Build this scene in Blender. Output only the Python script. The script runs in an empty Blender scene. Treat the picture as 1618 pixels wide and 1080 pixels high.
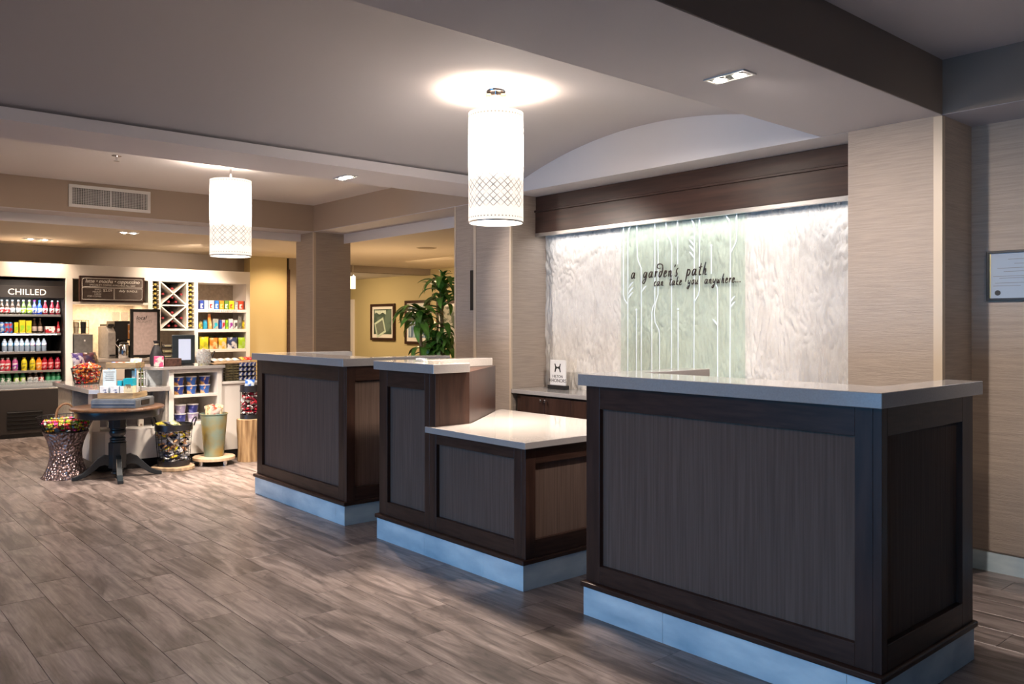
import bpy, bmesh, math, random
from mathutils import Vector, Matrix, noise
random.seed(7)
S = bpy.context.scene
COL = S.collection
PI = math.pi

# ------------------------------------------------------------------ camera, sky, light, exposure
CAM_H = 1.30
YAW = 0.7142226
FPX = 1304.74
cam = bpy.data.objects.new('camera', bpy.data.cameras.new('camera'))
COL.objects.link(cam)
cam.location = (0, 0, CAM_H)
cam.rotation_euler = (PI / 2, 0, PI / 2 - YAW)
cam.data.sensor_width = 36
cam.data.lens = FPX / 1618 * 36
cam.data.shift_y = -28.5 / 1618
cam.data.clip_start = 0.05
S.camera = cam
S.view_settings.view_transform = 'Standard'
S.view_settings.look = 'None'
S.view_settings.gamma = 1
S.view_settings.exposure = 0.45
S.view_settings.use_curve_mapping = False
try:
    S.cycles.use_denoising = True
    S.cycles.max_bounces = 8
    S.cycles.diffuse_bounces = 5
    S.cycles.sample_clamp_indirect = 6
    S.cycles.caustics_reflective = False
    S.cycles.caustics_refractive = False
except Exception:
    pass

W = bpy.data.worlds.new('daylight'); S.world = W; W.use_nodes = True
W.node_tree.nodes['Background'].inputs[0].default_value = (0.20, 0.52, 1.0, 1)
W.node_tree.nodes['Background'].inputs[1].default_value = 0.19

WARM = (1.0, 0.72, 0.50); AMBER = (1.0, 0.70, 0.40); NEUTRAL = (1.0, 0.86, 0.76); COOL = (0.80, 0.92, 1.0)

def lamp(kind, name, loc, power, col, size=0.05, aim=(0, 0, -1), angle=None, blend=0.5, size_y=None):
    d = bpy.data.lights.new(name, kind)
    d.energy = power; d.color = col
    o = bpy.data.objects.new(name, d); COL.objects.link(o); o.location = loc
    if kind == 'AREA':
        d.size = size
        if size_y: d.shape = 'RECTANGLE'; d.size_y = size_y
    else:
        d.shadow_soft_size = size
    if kind == 'SPOT':
        d.spot_size = angle; d.spot_blend = blend
    o.rotation_euler = Vector(aim).to_track_quat('-Z', 'Y').to_euler()
    return o

# daylight through the glazed entrance on the street side, out of the picture
ed = lamp('AREA', 'entrance_daylight', (-3.2, -3.05, 0.55), 24, (0.13, 0.50, 1.0), 7.6, (0, 1, -0.07), size_y=0.9)
ed.data.spread = math.radians(60)
# fill lights added out of view to brighten floor, column and desk front
lamp('AREA', 'lobby_fill_light', (-3.6, -0.8, 2.5), 18, NEUTRAL, 1.6, (0, 0.1, -1))
lamp('SPOT', 'lobby_side_fill', (0.6, 2.2, 2.3), 34, NEUTRAL, 0.1, (-2.35, 2.5, -1.1), 0.95, 0.9)
lamp('AREA', 'bay_fill_light', (-7.2, 0.2, 2.6), 22, WARM, 0.8, (0, 0.1, -1))
lamp('SPOT', 'desk_front_fill', (-1.2, -1.5, 2.5), 75, WARM, 0.15, (-0.7, 4.16, -1.75), 0.75, 1.0)
# far room and passage
lamp('AREA', 'far_room_lamp', (-10.2, 7.0, 2.24), 110, AMBER, 1.0, (0, 0.25, -1))
lamp('AREA', 'far_hall_lamp', (-13.6, 7.0, 2.12), 45, AMBER, 0.8, (0, 0.4, -1))
lamp('POINT', 'far_room_fill', (-9.3, 5.9, 1.0), 32, AMBER, 0.12)  # added point light hidden behind the desks, lifts the far room
lamp('SPOT', 'wall_washer', (-10.6, 5.2, 2.24), 55, AMBER, 0.06, (-0.55, 0.0, -1), 1.9, 0.8)
# strip light behind the dark wooden valance
lamp('AREA', 'valance_strip_light', (-3.65, 4.675, 2.03), 4.5, (0.97, 0.97, 1.0), 2.6, (0, -0.12, -1), size_y=0.05)

# ------------------------------------------------------------------ materials
def nd(nt, t, **kw):
    n = nt.nodes.new(t)
    for k, v in kw.items(): setattr(n, k, v)
    return n

def rgba(c): return (c[0], c[1], c[2], 1)

def mat(name, col, rough=0.5, metal=0.0, var=0.0, vs=6, vst=(1, 1, 1), bump=0.0, bs=60, bst=(1, 1, 1),
        rnd=0.0, coord='Object', spec=0.5, col2=None, coat=0.0, emit=None, es=1.0):
    m = bpy.data.materials.new(name); m.use_nodes = True
    nt = m.node_tree; b = nt.nodes['Principled BSDF']
    b.inputs['Base Color'].default_value = rgba(col)
    b.inputs['Roughness'].default_value = rough
    b.inputs['Metallic'].default_value = metal
    b.inputs['Specular IOR Level'].default_value = spec
    b.inputs['Coat Weight'].default_value = coat
    L = nt.links.new
    tc = nd(nt, 'ShaderNodeTexCoord')
    src = tc.outputs[coord]
    cur = None
    if var or col2:
        mp = nd(nt, 'ShaderNodeMapping'); mp.inputs['Scale'].default_value = vst
        L(src, mp.inputs['Vector'])
        nz = nd(nt, 'ShaderNodeTexNoise'); nz.inputs['Scale'].default_value = vs; nz.inputs['Detail'].default_value = 5
        L(mp.outputs[0], nz.inputs['Vector'])
        r = nd(nt, 'ShaderNodeValToRGB')
        c2 = col2 or tuple(max(0, c * (1 + var)) for c in col)
        c1 = col if col2 else tuple(max(0, c * (1 - var)) for c in col)
        r.color_ramp.elements[0].color = rgba(c1); r.color_ramp.elements[1].color = rgba(c2)
        r.color_ramp.elements[0].position = 0.34; r.color_ramp.elements[1].position = 0.66
        L(nz.outputs['Fac'], r.inputs[0]); cur = r.outputs[0]
    if rnd:
        oi = nd(nt, 'ShaderNodeObjectInfo')
        mr = nd(nt, 'ShaderNodeMapRange'); mr.inputs[3].default_value = 1 - rnd; mr.inputs[4].default_value = 1 + rnd
        L(oi.outputs['Random'], mr.inputs[0])
        hv = nd(nt, 'ShaderNodeHueSaturation'); L(mr.outputs[0], hv.inputs['Value'])
        if cur: L(cur, hv.inputs['Color'])
        else: hv.inputs['Color'].default_value = rgba(col)
        cur = hv.outputs[0]
    if cur: L(cur, b.inputs['Base Color'])
    if bump:
        mp = nd(nt, 'ShaderNodeMapping'); mp.inputs['Scale'].default_value = bst
        L(src, mp.inputs['Vector'])
        nz = nd(nt, 'ShaderNodeTexNoise'); nz.inputs['Scale'].default_value = bs; nz.inputs['Detail'].default_value = 3
        L(mp.outputs[0], nz.inputs['Vector'])
        bp = nd(nt, 'ShaderNodeBump'); bp.inputs['Strength'].default_value = bump; bp.inputs['Distance'].default_value = 0.01
        L(nz.outputs['Fac'], bp.inputs['Height']); L(bp.outputs[0], b.inputs['Normal'])
    if emit:
        b.inputs['Emission Color'].default_value = rgba(emit); b.inputs['Emission Strength'].default_value = es
    return m

_pm = {}
def pm(c, rough=0.45, metal=0.0):
    k = (tuple(c), rough, metal)
    if k not in _pm:
        _pm[k] = mat('pack_%d' % len(_pm), c, rough, metal, var=0.12, vs=30)
    return _pm[k]
def pr(c1, c2, s=24, st=(1, 1, 1), rough=0.35, pos=0.5):
    """printed film or card: blotches of two inks"""
    k = (tuple(c1), tuple(c2), s, st, pos)
    if k not in _pm:
        m = mat('print_%d' % len(_pm), c1, rough, col2=c2, vs=s, vst=st)
        for n in m.node_tree.nodes:
            if n.type == 'VALTORGB':
                n.color_ramp.elements[0].position = pos - .03; n.color_ramp.elements[1].position = pos + .03
        _pm[k] = m
    return _pm[k]

M = {}
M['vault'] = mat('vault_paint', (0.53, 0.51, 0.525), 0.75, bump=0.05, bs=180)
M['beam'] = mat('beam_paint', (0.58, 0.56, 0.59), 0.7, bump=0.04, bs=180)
M['beam_lit'] = mat('lamplit_beam_paint', (0.76, 0.73, 0.76), 0.7, bump=0.04, bs=180)  # beam paint lightened: lamp light on the left beam put into its colour
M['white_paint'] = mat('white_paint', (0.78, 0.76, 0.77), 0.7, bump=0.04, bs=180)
M['taupe'] = mat('taupe_paint', (0.42, 0.335, 0.265), 0.7, bump=0.06, bs=150)
M['dark_taupe'] = mat('dark_taupe_paint', (0.27, 0.225, 0.19), 0.7, bump=0.06, bs=150)
M['grass'] = mat('grasscloth', (0.42, 0.355, 0.30), 0.75, var=0.10, vs=14, vst=(0.35, 0.35, 9), bump=0.35, bs=40, bst=(0.5, 0.5, 9))
M['guard'] = mat('corner_guard_strip', (0.62, 0.52, 0.40), 0.4)
M['yellow'] = mat('ochre_paint', (0.52, 0.43, 0.24), 0.7, bump=0.05, bs=150)
M['olive'] = mat('olive_paint', (0.53, 0.46, 0.26), 0.7, bump=0.05, bs=150)
M['warm_ceiling'] = mat('warm_ceiling_paint', (0.66, 0.58, 0.47), 0.75)
M['grout'] = mat('grout', (0.20, 0.175, 0.165), 0.9)
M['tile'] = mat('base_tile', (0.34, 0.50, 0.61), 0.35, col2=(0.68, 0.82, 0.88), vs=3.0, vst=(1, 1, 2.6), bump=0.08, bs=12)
M['quartz'] = mat('quartz_top', (0.39, 0.37, 0.36), 0.12, var=0.05, vs=160, coat=0.3)
M['wood'] = mat('espresso_wood', (0.044, 0.022, 0.016), 0.34, spec=0.28, var=0.28, vs=5, vst=(1.5, 1.5, 12), bump=0.03, bs=30, bst=(6, 6, 1))
M['wood_v'] = mat('espresso_wood_upright', (0.044, 0.022, 0.016), 0.34, spec=0.28, var=0.28, vs=14, vst=(2, 2, 0.25), bump=0.03, bs=30, bst=(6, 6, 0.3))
M['panel'] = mat('ribbed_dark_laminate', (0.125, 0.086, 0.070), 0.55, spec=0.10, var=0.16, vs=60, vst=(1.6, 1.6, 0.04), bump=0.22, bs=160, bst=(1.4, 1.4, 0.01))
M['valance'] = mat('valance_wood', (0.052, 0.026, 0.019), 0.32, var=0.35, vs=4, vst=(0.5, 2, 9), bump=0.04, bs=30, bst=(0.4, 4, 10))
M['steel'] = mat('brushed_steel', (0.55, 0.54, 0.53), 0.3, 1.0, bump=0.05, bs=80, bst=(0.2, 1, 12))
M['chrome'] = mat('chrome', (0.75, 0.75, 0.76), 0.12, 1.0)
M['black_metal'] = mat('black_metal', (0.015, 0.014, 0.014), 0.35, 0.6)
M['black'] = mat('black_plastic', (0.012, 0.012, 0.013), 0.35)
M['black_wood'] = mat('dark_brown_cooler_panel', (0.022, 0.017, 0.015), 0.42, var=0.1, vs=8)
M['white'] = mat('white_lacquer', (0.82, 0.79, 0.75), 0.4, bump=0.02, bs=90)
M['paper'] = mat('white_paper', (0.82, 0.82, 0.82), 0.6)
M['mesh_wire'] = mat('dark_wire', (0.03, 0.028, 0.03), 0.4, 0.8)
M['letter'] = mat('bronze_lettering', (0.035, 0.018, 0.012), 0.3, 0.3)
M['etched'] = mat('frosted_etching', (0.86, 0.93, 0.97), 0.5)
M['white_print'] = mat('white_print', (0.85, 0.83, 0.80), 0.5)
M['grey_print'] = mat('grey_print', (0.22, 0.21, 0.20), 0.5)
M['black_print'] = mat('black_print', (0.02, 0.02, 0.02), 0.5)

def floor_material(name, attr):
    m = bpy.data.materials.new(name); m.use_nodes = True
    nt = m.node_tree; b = nt.nodes['Principled BSDF']; L = nt.links.new
    geo = nd(nt, 'ShaderNodeNewGeometry')
    if attr:
        rn = nd(nt, 'ShaderNodeAttribute'); rn.attribute_name = 'rnd'; R = rn.outputs['Fac']
    else:
        rn = nd(nt, 'ShaderNodeObjectInfo'); R = rn.outputs['Random']
    sc = nd(nt, 'ShaderNodeMath', operation='MULTIPLY'); L(R, sc.inputs[0]); sc.inputs[1].default_value = 91.0
    cmb = nd(nt, 'ShaderNodeCombineXYZ'); L(sc.outputs[0], cmb.inputs['Z']); L(sc.outputs[0], cmb.inputs['X'])
    add = nd(nt, 'ShaderNodeVectorMath', operation='ADD'); L(geo.outputs['Position'], add.inputs[0]); L(cmb.outputs[0], add.inputs[1])
    def noise_(scale, st, detail=6, dist=0.0):
        mp = nd(nt, 'ShaderNodeMapping'); mp.inputs['Scale'].default_value = st; L(add.outputs[0], mp.inputs['Vector'])
        n = nd(nt, 'ShaderNodeTexNoise'); n.inputs['Scale'].default_value = scale; n.inputs['Detail'].default_value = detail
        n.inputs['Distortion'].default_value = dist; L(mp.outputs[0], n.inputs['Vector']); return n.outputs['Fac']
    big = noise_(3.2, (0.55, 3.2, 1), 4, 1.2)
    grain = noise_(16, (0.35, 5, 1), 6, 0.6)
    knot = noise_(5.0, (1.0, 2.0, 1), 3, 2.0)
    r1 = nd(nt, 'ShaderNodeValToRGB'); L(big, r1.inputs[0])
    e = r1.color_ramp.elements
    e[0].position = 0.36; e[0].color = (0.120, 0.097, 0.090, 1)
    e[1].position = 0.64; e[1].color = (0.325, 0.272, 0.256, 1)
    k = e.new(0.5); k.color = (0.225, 0.185, 0.172, 1)
    r2 = nd(nt, 'ShaderNodeMapRange'); L(grain, r2.inputs[0]); r2.inputs[1].default_value = 0.3; r2.inputs[2].default_value = 0.7
    r2.inputs[3].default_value = 0.72; r2.inputs[4].default_value = 1.22
    r3 = nd(nt, 'ShaderNodeMapRange'); L(knot, r3.inputs[0]); r3.inputs[1].default_value = 0.56; r3.inputs[2].default_value = 0.72
    r3.inputs[3].default_value = 1.0; r3.inputs[4].default_value = 0.62
    r4 = nd(nt, 'ShaderNodeMapRange'); L(R, r4.inputs[0]); r4.inputs[3].default_value = 0.86; r4.inputs[4].default_value = 1.12
    m1 = nd(nt, 'ShaderNodeMath', operation='MULTIPLY'); L(r2.outputs[0], m1.inputs[0]); L(r3.outputs[0], m1.inputs[1])
    m2 = nd(nt, 'ShaderNodeMath', operation='MULTIPLY'); L(m1.outputs[0], m2.inputs[0]); L(r4.outputs[0], m2.inputs[1])
    hv = nd(nt, 'ShaderNodeHueSaturation'); L(r1.outputs[0], hv.inputs['Color']); L(m2.outputs[0], hv.inputs['Value'])
    L(hv.outputs[0], b.inputs['Base Color'])
    b.inputs['Roughness'].default_value = 0.33
    bp = nd(nt, 'ShaderNodeBump'); bp.inputs['Strength'].default_value = 0.12; bp.inputs['Distance'].default_value = 0.004
    L(grain, bp.inputs['Height']); L(bp.outputs[0], b.inputs['Normal'])
    return m
M['plank'] = floor_material('wood_look_plank', False)
M['plank_far'] = floor_material('wood_look_plank_far', True)

def glass_mat(name, tint, mixf=0.25, rough=0.03):
    m = bpy.data.materials.new(name); m.use_nodes = True
    nt = m.node_tree; L = nt.links.new
    out = nt.nodes['Material Output']; b = nt.nodes['Principled BSDF']
    b.inputs['Base Color'].default_value = rgba(tint); b.inputs['Roughness'].default_value = rough
    tr = nd(nt, 'ShaderNodeBsdfTransparent'); tr.inputs[0].default_value = rgba(tint)
    mx = nd(nt, 'ShaderNodeMixShader'); mx.inputs[0].default_value = mixf
    L(tr.outputs[0], mx.inputs[1]); L(b.outputs[0], mx.inputs[2]); L(mx.outputs[0], out.inputs[0])
    return m
M['green_glass'] = glass_mat('green_glass', (0.915, 0.96, 0.93), 0.06)
M['clear'] = glass_mat('clear_plastic', (0.90, 0.93, 0.95), 0.22, 0.1)

# ------------------------------------------------------------------ geometry helpers
def at(px, py, x=None, y=None, z=None):
    """world point seen at a pixel of the 1618x1080 photograph, on a known plane"""
    c, s = math.cos(YAW), math.sin(YAW)
    u = (px - 809) / FPX
    d = (-c + u * s, s + u * c, (511.5 - py) / FPX)
    if x is not None: t = x / d[0]
    elif y is not None: t = y / d[1]
    else: t = (z - CAM_H) / d[2]
    return Vector((d[0] * t, d[1] * t, CAM_H + d[2] * t))

class MB:
    def __init__(s): s.v = []; s.f = []
    def add(s, vs, fs):
        n = len(s.v); s.v += [tuple(v) for v in vs]; s.f += [tuple(i + n for i in f) for f in fs]; return s
    def box(s, x0, x1, y0, y1, z0, z1):
        vs = [(x0, y0, z0), (x1, y0, z0), (x1, y1, z0), (x0, y1, z0), (x0, y0, z1), (x1, y0, z1), (x1, y1, z1), (x0, y1, z1)]
        return s.add(vs, [(0, 3, 2, 1), (4, 5, 6, 7), (0, 1, 5, 4), (1, 2, 6, 5), (2, 3, 7, 6), (3, 0, 4, 7)])
    def obox(s, c, sx, sy, sz, rot):
        vs = []
        for dz in (0, sz):
            for dx, dy in ((-1, -1), (1, -1), (1, 1), (-1, 1)):
                p = rot @ Vector((dx * sx / 2, dy * sy / 2, dz)); vs.append(Vector(c) + p)
        return s.add(vs, [(0, 3, 2, 1), (4, 5, 6, 7), (0, 1, 5, 4), (1, 2, 6, 5), (2, 3, 7, 6), (3, 0, 4, 7)])
    def prism(s, poly, a, b, axis='z'):
        n = len(poly)
        def w(p, t): return (p[0], p[1], t) if axis == 'z' else ((p[0], t, p[1]) if axis == 'y' else (t, p[0], p[1]))
        vs = [w(p, a) for p in poly] + [w(p, b) for p in poly]
        fs = [tuple(range(n - 1, -1, -1)), tuple(range(n, 2 * n))]
        for i in range(n):
            j = (i + 1) % n; fs.append((i, j, n + j, n + i))
        return s.add(vs, fs)
    def lathe(s, prof, c=(0, 0, 0), n=16, sx=1, sy=1, cap=True):
        vs = []
        for r, z in prof:
            for i in range(n):
                a = 2 * PI * i / n
                vs.append((c[0] + r * math.cos(a) * sx, c[1] + r * math.sin(a) * sy, c[2] + z))
        fs = []
        for k in range(len(prof) - 1):
            for i in range(n):
                j = (i + 1) % n
                fs.append((k * n + i, k * n + j, (k + 1) * n + j, (k + 1) * n + i))
        if cap:
            fs.append(tuple(range(n - 1, -1, -1))); m = (len(prof) - 1) * n; fs.append(tuple(range(m, m + n)))
        return s.add(vs, fs)
    def tube(s, pts, r, n=6, closed=False, rs=None):
        pts = [Vector(p) for p in pts]; N = len(pts); vs = []; fs = []
        up = Vector((0.13, 0.21, 0.97))
        for i, p in enumerate(pts):
            if closed: t = pts[(i + 1) % N] - pts[i - 1]
            else: t = pts[min(i + 1, N - 1)] - pts[max(i - 1, 0)]
            t.normalize()
            a = t.cross(up)
            if a.length < 0.05: a = t.cross(Vector((1, 0, 0)))
            a.normalize(); b = t.cross(a)
            rr = rs[i] if rs else r
            for k in range(n):
                q = 2 * PI * k / n; vs.append(p + a * rr * math.cos(q) + b * rr * math.sin(q))
        for i in range(N if closed else N - 1):
            j = (i + 1) % N
            for k in range(n):
                l = (k + 1) % n; fs.append((i * n + k, i * n + l, j * n + l, j * n + k))
        if not closed:
            fs.append(tuple(range(n - 1, -1, -1))); m = (N - 1) * n; fs.append(tuple(range(m, m + n)))
        return s.add(vs, fs)
    def mesh(s, name, off=(0, 0, 0)):
        me = bpy.data.meshes.new(name)
        me.from_pydata([(v[0] - off[0], v[1] - off[1], v[2] - off[2]) for v in s.v], [], s.f)
        me.validate(); me.update()
        bm = bmesh.new(); bm.from_mesh(me); bmesh.ops.recalc_face_normals(bm, faces=bm.faces[:]); bm.to_mesh(me); bm.free()
        return me
    def obj(s, name, m, parent=None, bevel=0, smooth=False, kind=None, label=None, cat=None, group=None, loc=None, seg=2):
        if parent is not None:
            off = wloc(parent)
        elif loc is not None: off = loc
        else:
            xs = [v[0] for v in s.v]; ys = [v[1] for v in s.v]; zs = [v[2] for v in s.v]
            off = ((min(xs) + max(xs)) / 2, (min(ys) + max(ys)) / 2, min(zs))
        me = s.mesh(name, off)
        o = bpy.data.objects.new(name, me); COL.objects.link(o)
        if parent is not None: o.parent = parent
        else: o.location = off
        me.materials.append(M[m] if isinstance(m, str) else m)
        if smooth:
            for p in me.polygons: p.use_smooth = True
            try: me.set_sharp_from_angle(angle=math.radians(40))
            except Exception: pass
        if bevel:
            b = o.modifiers.new('edge', 'BEVEL'); b.width = bevel; b.segments = seg; b.limit_method = 'ANGLE'; b.angle_limit = 0.6
        return tag(o, label, cat, group, kind)

def wloc(o):
    v = Vector((0, 0, 0))
    while o is not None:
        v += Vector(o.location); o = o.parent
    return v

def tag(o, label=None, cat=None, group=None, kind=None):
    if label: o['label'] = label
    if cat: o['category'] = cat
    if group: o['group'] = group
    if kind: o['kind'] = kind
    return o

def thing(name, label, cat, loc=(0, 0, 0), group=None, kind=None):
    o = bpy.data.objects.new(name, None); COL.objects.link(o)
    o.location = loc; o.empty_display_size = 0.05
    return tag(o, label, cat, group, kind)

def struct(name, mb, m, parent=None, bevel=0, label=None):
    return mb.obj(name, m, parent, bevel=bevel, kind='structure', label=label)

def copy_tree(o, parent=None):
    c = o.copy(); COL.objects.link(c)
    if parent is not None: c.parent = parent
    for ch in list(o.children): copy_tree(ch, c)
    return c

def dup(proto, loc, label, rz=None, group=None, scale=None):
    c = copy_tree(proto); c.location = loc; c['label'] = label
    if rz is not None: c.rotation_euler.z = rz
    if group: c['group'] = group
    if scale: c.scale = scale
    return c

def text_mesh(name, s, size, m, parent, loc, face='x', align='LEFT', shear=0.0, bold=0.0, ext=0.001, spacing=1.0, line=1.0, tilt=0.0):
    cu = bpy.data.curves.new(name, 'FONT'); cu.body = s; cu.size = size; cu.shear = shear; cu.offset = bold * size
    cu.extrude = ext; cu.align_x = align; cu.space_character = spacing; cu.space_line = line; cu.resolution_u = 3
    t = bpy.data.objects.new(name, cu); COL.objects.link(t)
    bpy.context.view_layer.update()
    me = bpy.data.meshes.new_from_object(t.evaluated_get(bpy.context.evaluated_depsgraph_get()))
    bpy.data.objects.remove(t)
    me.name = name
    off = wloc(parent); L = Vector(loc) - off
    for v in me.vertices:
        x, y, z = v.co
        if tilt: x, y = x * math.cos(tilt) - y * math.sin(tilt), x * math.sin(tilt) + y * math.cos(tilt)
        if face == 'x': q = (z, x, y)
        else: q = (x, -z, y)
        v.co = Vector(q) + L
    me.materials.clear(); me.materials.append(M[m] if isinstance(m, str) else m)
    o = bpy.data.objects.new(name, me); COL.objects.link(o); o.parent = parent
    return o

def spline(pts, k=5):
    out = []
    n = len(pts)
    for i in range(n - 1):
        p0, p1, p2, p3 = [Vector(pts[max(0, min(n - 1, j))]) for j in (i - 1, i, i + 1, i + 2)]
        for t in range(k):
            u = t / k
            out.append(0.5 * ((2 * p1) + (p2 - p0) * u + (2 * p0 - 5 * p1 + 4 * p2 - p3) * u * u + (3 * p1 - p0 - 3 * p2 + p3) * u ** 3))
    out.append(Vector(pts[-1])); return out

# ================================================================== THE ROOM
XR, XL, YF, YB, TOP = 3.5, -17.0, -3.2, 9.0, 2.95
fl = struct('floor', MB().box(XL, XR, YF, YB, -0.08, -0.007), 'grout')

# floor planks (0.197 x 0.785 m, each row shifted by a third)
def plank_verts(x0, x1, y0, y1, g=0.0007, c=0.0011):
    a, b = (x0 + g, x1 - g), (y0 + g, y1 - g)
    vs = [(a[0], b[0], -0.007), (a[1], b[0], -0.007), (a[1], b[1], -0.007), (a[0], b[1], -0.007),
          (a[0], b[0], -c), (a[1], b[0], -c), (a[1], b[1], -c), (a[0], b[1], -c),
          (a[0] + c, b[0] + c, 0), (a[1] - c, b[0] + c, 0), (a[1] - c, b[1] - c, 0), (a[0] + c, b[1] - c, 0)]
    fs = []
    for k in (0, 4):
        for i in range(4):
            j = (i + 1) % 4; fs.append((k + i, k + j, k + 4 + j, k + 4 + i))
    fs.append((8, 9, 10, 11)); return vs, fs
PW, PL = 0.197, 0.785
cells = []
for k in range(-20, 43):
    y0 = 0.703 + PW * k
    x = -4.433 - 0.258 * k
    x -= math.floor((x - XL) / PL) * PL
    while x < XR:
        cells.append((max(XL, x), min(XR, x + PL), max(YF, y0), min(YB, y0 + PW))); x += PL
def seen_rank(c):
    mx, my = (c[0] + c[1]) / 2, (c[2] + c[3]) / 2
    dep = -math.cos(YAW) * mx + math.sin(YAW) * my
    u = math.sin(YAW) * mx + math.cos(YAW) * my
    if dep < 1.0: return None
    px, py = 809 + FPX * u / dep, 511.5 + FPX * CAM_H / dep
    if not (-60 < px < 1680 and py < 1130): return None
    if my > 2.75 and -6.1 < mx < -1.3: return None
    if my > 3.4 and mx < -6: return None
    return dep
near = sorted([(seen_rank(c), c) for c in cells if seen_rank(c) is not None])[:285]
nearset = set(c for _, c in near)
pv, pf = plank_verts(-PL / 2, PL / 2, -PW / 2, PW / 2)
pme = bpy.data.meshes.new('plank'); pme.from_pydata(pv, [], pf); pme.update(); pme.materials.append(M['plank'])
far = MB(); far_r = []
for c in cells:
    if c in nearset and abs(c[1] - c[0] - PL) < 1e-6 and abs(c[3] - c[2] - PW) < 1e-6:
        o = bpy.data.objects.new('plank', pme); COL.objects.link(o); o.parent = fl
        o.location = Vector(((c[0] + c[1]) / 2, (c[2] + c[3]) / 2, random.uniform(-0.0004, 0.0004))) - wloc(fl)
    elif c[1] - c[0] > 0.02 and c[3] - c[2] > 0.02:
        v, f = plank_verts(*c); far.add(v, f); far_r += [random.random()] * len(v)
fo = far.obj('plank_field', 'plank_far', fl, kind='stuff')
att = fo.data.attributes.new('rnd', 'FLOAT', 'POINT'); att.data.foreach_set('value', far_r)

# ceilings: barrel vault over the reception, its springing beams, trays and soffits
def vz(x): return 2.66 - (x + 3.66) ** 2 / 7.58
arc = [(-5.06 + 2.78 * i / 40, vz(-5.06 + 2.78 * i / 40)) for i in range(41)]
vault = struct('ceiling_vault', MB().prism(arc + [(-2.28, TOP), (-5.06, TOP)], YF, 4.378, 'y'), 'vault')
for p in vault.data.polygons: p.use_smooth = len(p.vertices) == 4
try: vault.data.set_sharp_from_angle(angle=0.3)
except Exception: pass
struct('beam_left', MB().prism([(-5.45, 2.355), (-4.94, 2.355), (-4.94, 2.422), (-5.05, 2.422), (-5.05, TOP), (-5.45, TOP)], YF, 4.40, 'y'), 'beam_lit')
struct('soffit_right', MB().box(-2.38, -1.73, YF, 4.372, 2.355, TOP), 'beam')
struct('wall_beam_side', MB().box(-1.731, -1.726, YF, 4.372, 2.357, 2.632), 'dark_taupe')
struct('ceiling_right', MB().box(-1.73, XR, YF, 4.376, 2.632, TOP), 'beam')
struct('wall_tray_end', MB().box(-1.73, XR, 4.372, 4.385, 2.357, 2.634), 'dark_taupe')
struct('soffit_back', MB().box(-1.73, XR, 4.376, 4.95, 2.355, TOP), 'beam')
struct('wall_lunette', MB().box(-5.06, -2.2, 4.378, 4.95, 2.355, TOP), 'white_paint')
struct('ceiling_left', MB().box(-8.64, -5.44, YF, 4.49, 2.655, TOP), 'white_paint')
hl = struct('beam_header_left', MB().box(-8.966, -8.64, YF, 4.49, 2.357, TOP), 'taupe')
struct('soffit_left', MB().box(-8.966, -8.638, YF, 4.49, 2.352, 2.358), 'beam')
struct('beam_header_back', MB().box(-8.64, -5.5, 4.48, 4.87, 2.357, TOP), 'taupe')
struct('soffit_header', MB().box(-8.64, -5.5, 4.479, 4.87, 2.352, 2.358), 'beam')
struct('fascia_left', MB().box(-8.975, -8.952, YF, 4.48, 2.266, 2.356), 'white_paint')
struct('fascia_back', MB().box(-9.0, -5.5, 4.868, 4.885, 2.243, 2.356), 'white_paint')
struct('ceiling_shop', MB().box(XL, -8.96, YF, 4.87, 2.27, TOP), 'warm_ceiling')
struct('ceiling_far_room', MB().box(XL, -5.0, 4.87, YB, 2.27, TOP), 'warm_ceiling')

# columns and walls
def column(name, x0, x1, y0, y1, guards):
    c = struct(name, MB().box(x0, x1, y0, y1, 0, 2.357), 'grass')
    for g in guards: MB().box(*g).obj('corner_guard', 'guard', c, bevel=0.001)
    return c
column('column_right', -2.22, -1.73, 4.37, 4.80, [(-1.768, -1.724, 4.366, 4.40, 0, 2.35)])
column('column_left', -5.536, -5.057, 4.37, 4.95, [(-5.54, -5.505, 4.366, 4.40, 0, 2.35), (-5.07, -5.053, 4.366, 4.385, 0, 2.35)])
column('column_passage', -9.08, -8.635, 4.482, 4.955, [(-8.66, -8.631, 4.478, 4.506, 0, 2.35)])
pier = column('pier', -5.955, -5.53, 4.482, 4.90, [(-5.96, -5.935, 4.478, 4.50, 0, 2.35)])
struct('wall_right', MB().box(-1.75, XR, 4.757, 4.95, 0, 2.357), 'grass')
struct('wall_back', MB().box(-5.9, -1.7, 4.90, 5.05, 0, TOP), 'grass')
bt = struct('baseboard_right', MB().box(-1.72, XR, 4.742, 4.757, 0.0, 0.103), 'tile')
MB().box(-1.72, XR, 4.740, 4.757, 0.103, 0.108).obj('top_strip', 'steel', bt)
struct('wall_side', MB().box(XR, XR + 0.15, YF, 4.95, 0, TOP), 'grass')
struct('wall_shop_bulkhead', MB().box(-11.75, -11.53, YF, 4.88, 1.9, 2.275), 'dark_taupe')
struct('wall_shop', MB().box(-11.75, -11.45, YF, 4.88, 0, 1.9), 'white')
struct('wall_yellow', MB().box(-11.6, -11.323, 4.88, 5.44, 0, 2.275), 'yellow')
tr = struct('trim_1', MB().box(-11.40, -11.30, 5.44, 5.485, 0, 2.10), 'wood', bevel=0.004)
struct('wall_passage', MB().box(-11.6, -11.34, 5.485, 6.3, 0, 2.275), 'dark_taupe')
struct('wall_far', MB().box(XL, -5.0, 8.515, 8.7, 0, 2.275), 'olive')
struct('wall_far_side', MB().box(-5.2, -5.0, 5.0, 8.6, 0, 2.275), 'olive')
struct('bulkhead_far', MB().box(-12.25, -12.033, 6.3, 8.52, 2.165, 2.275), 'dark_taupe')
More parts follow.
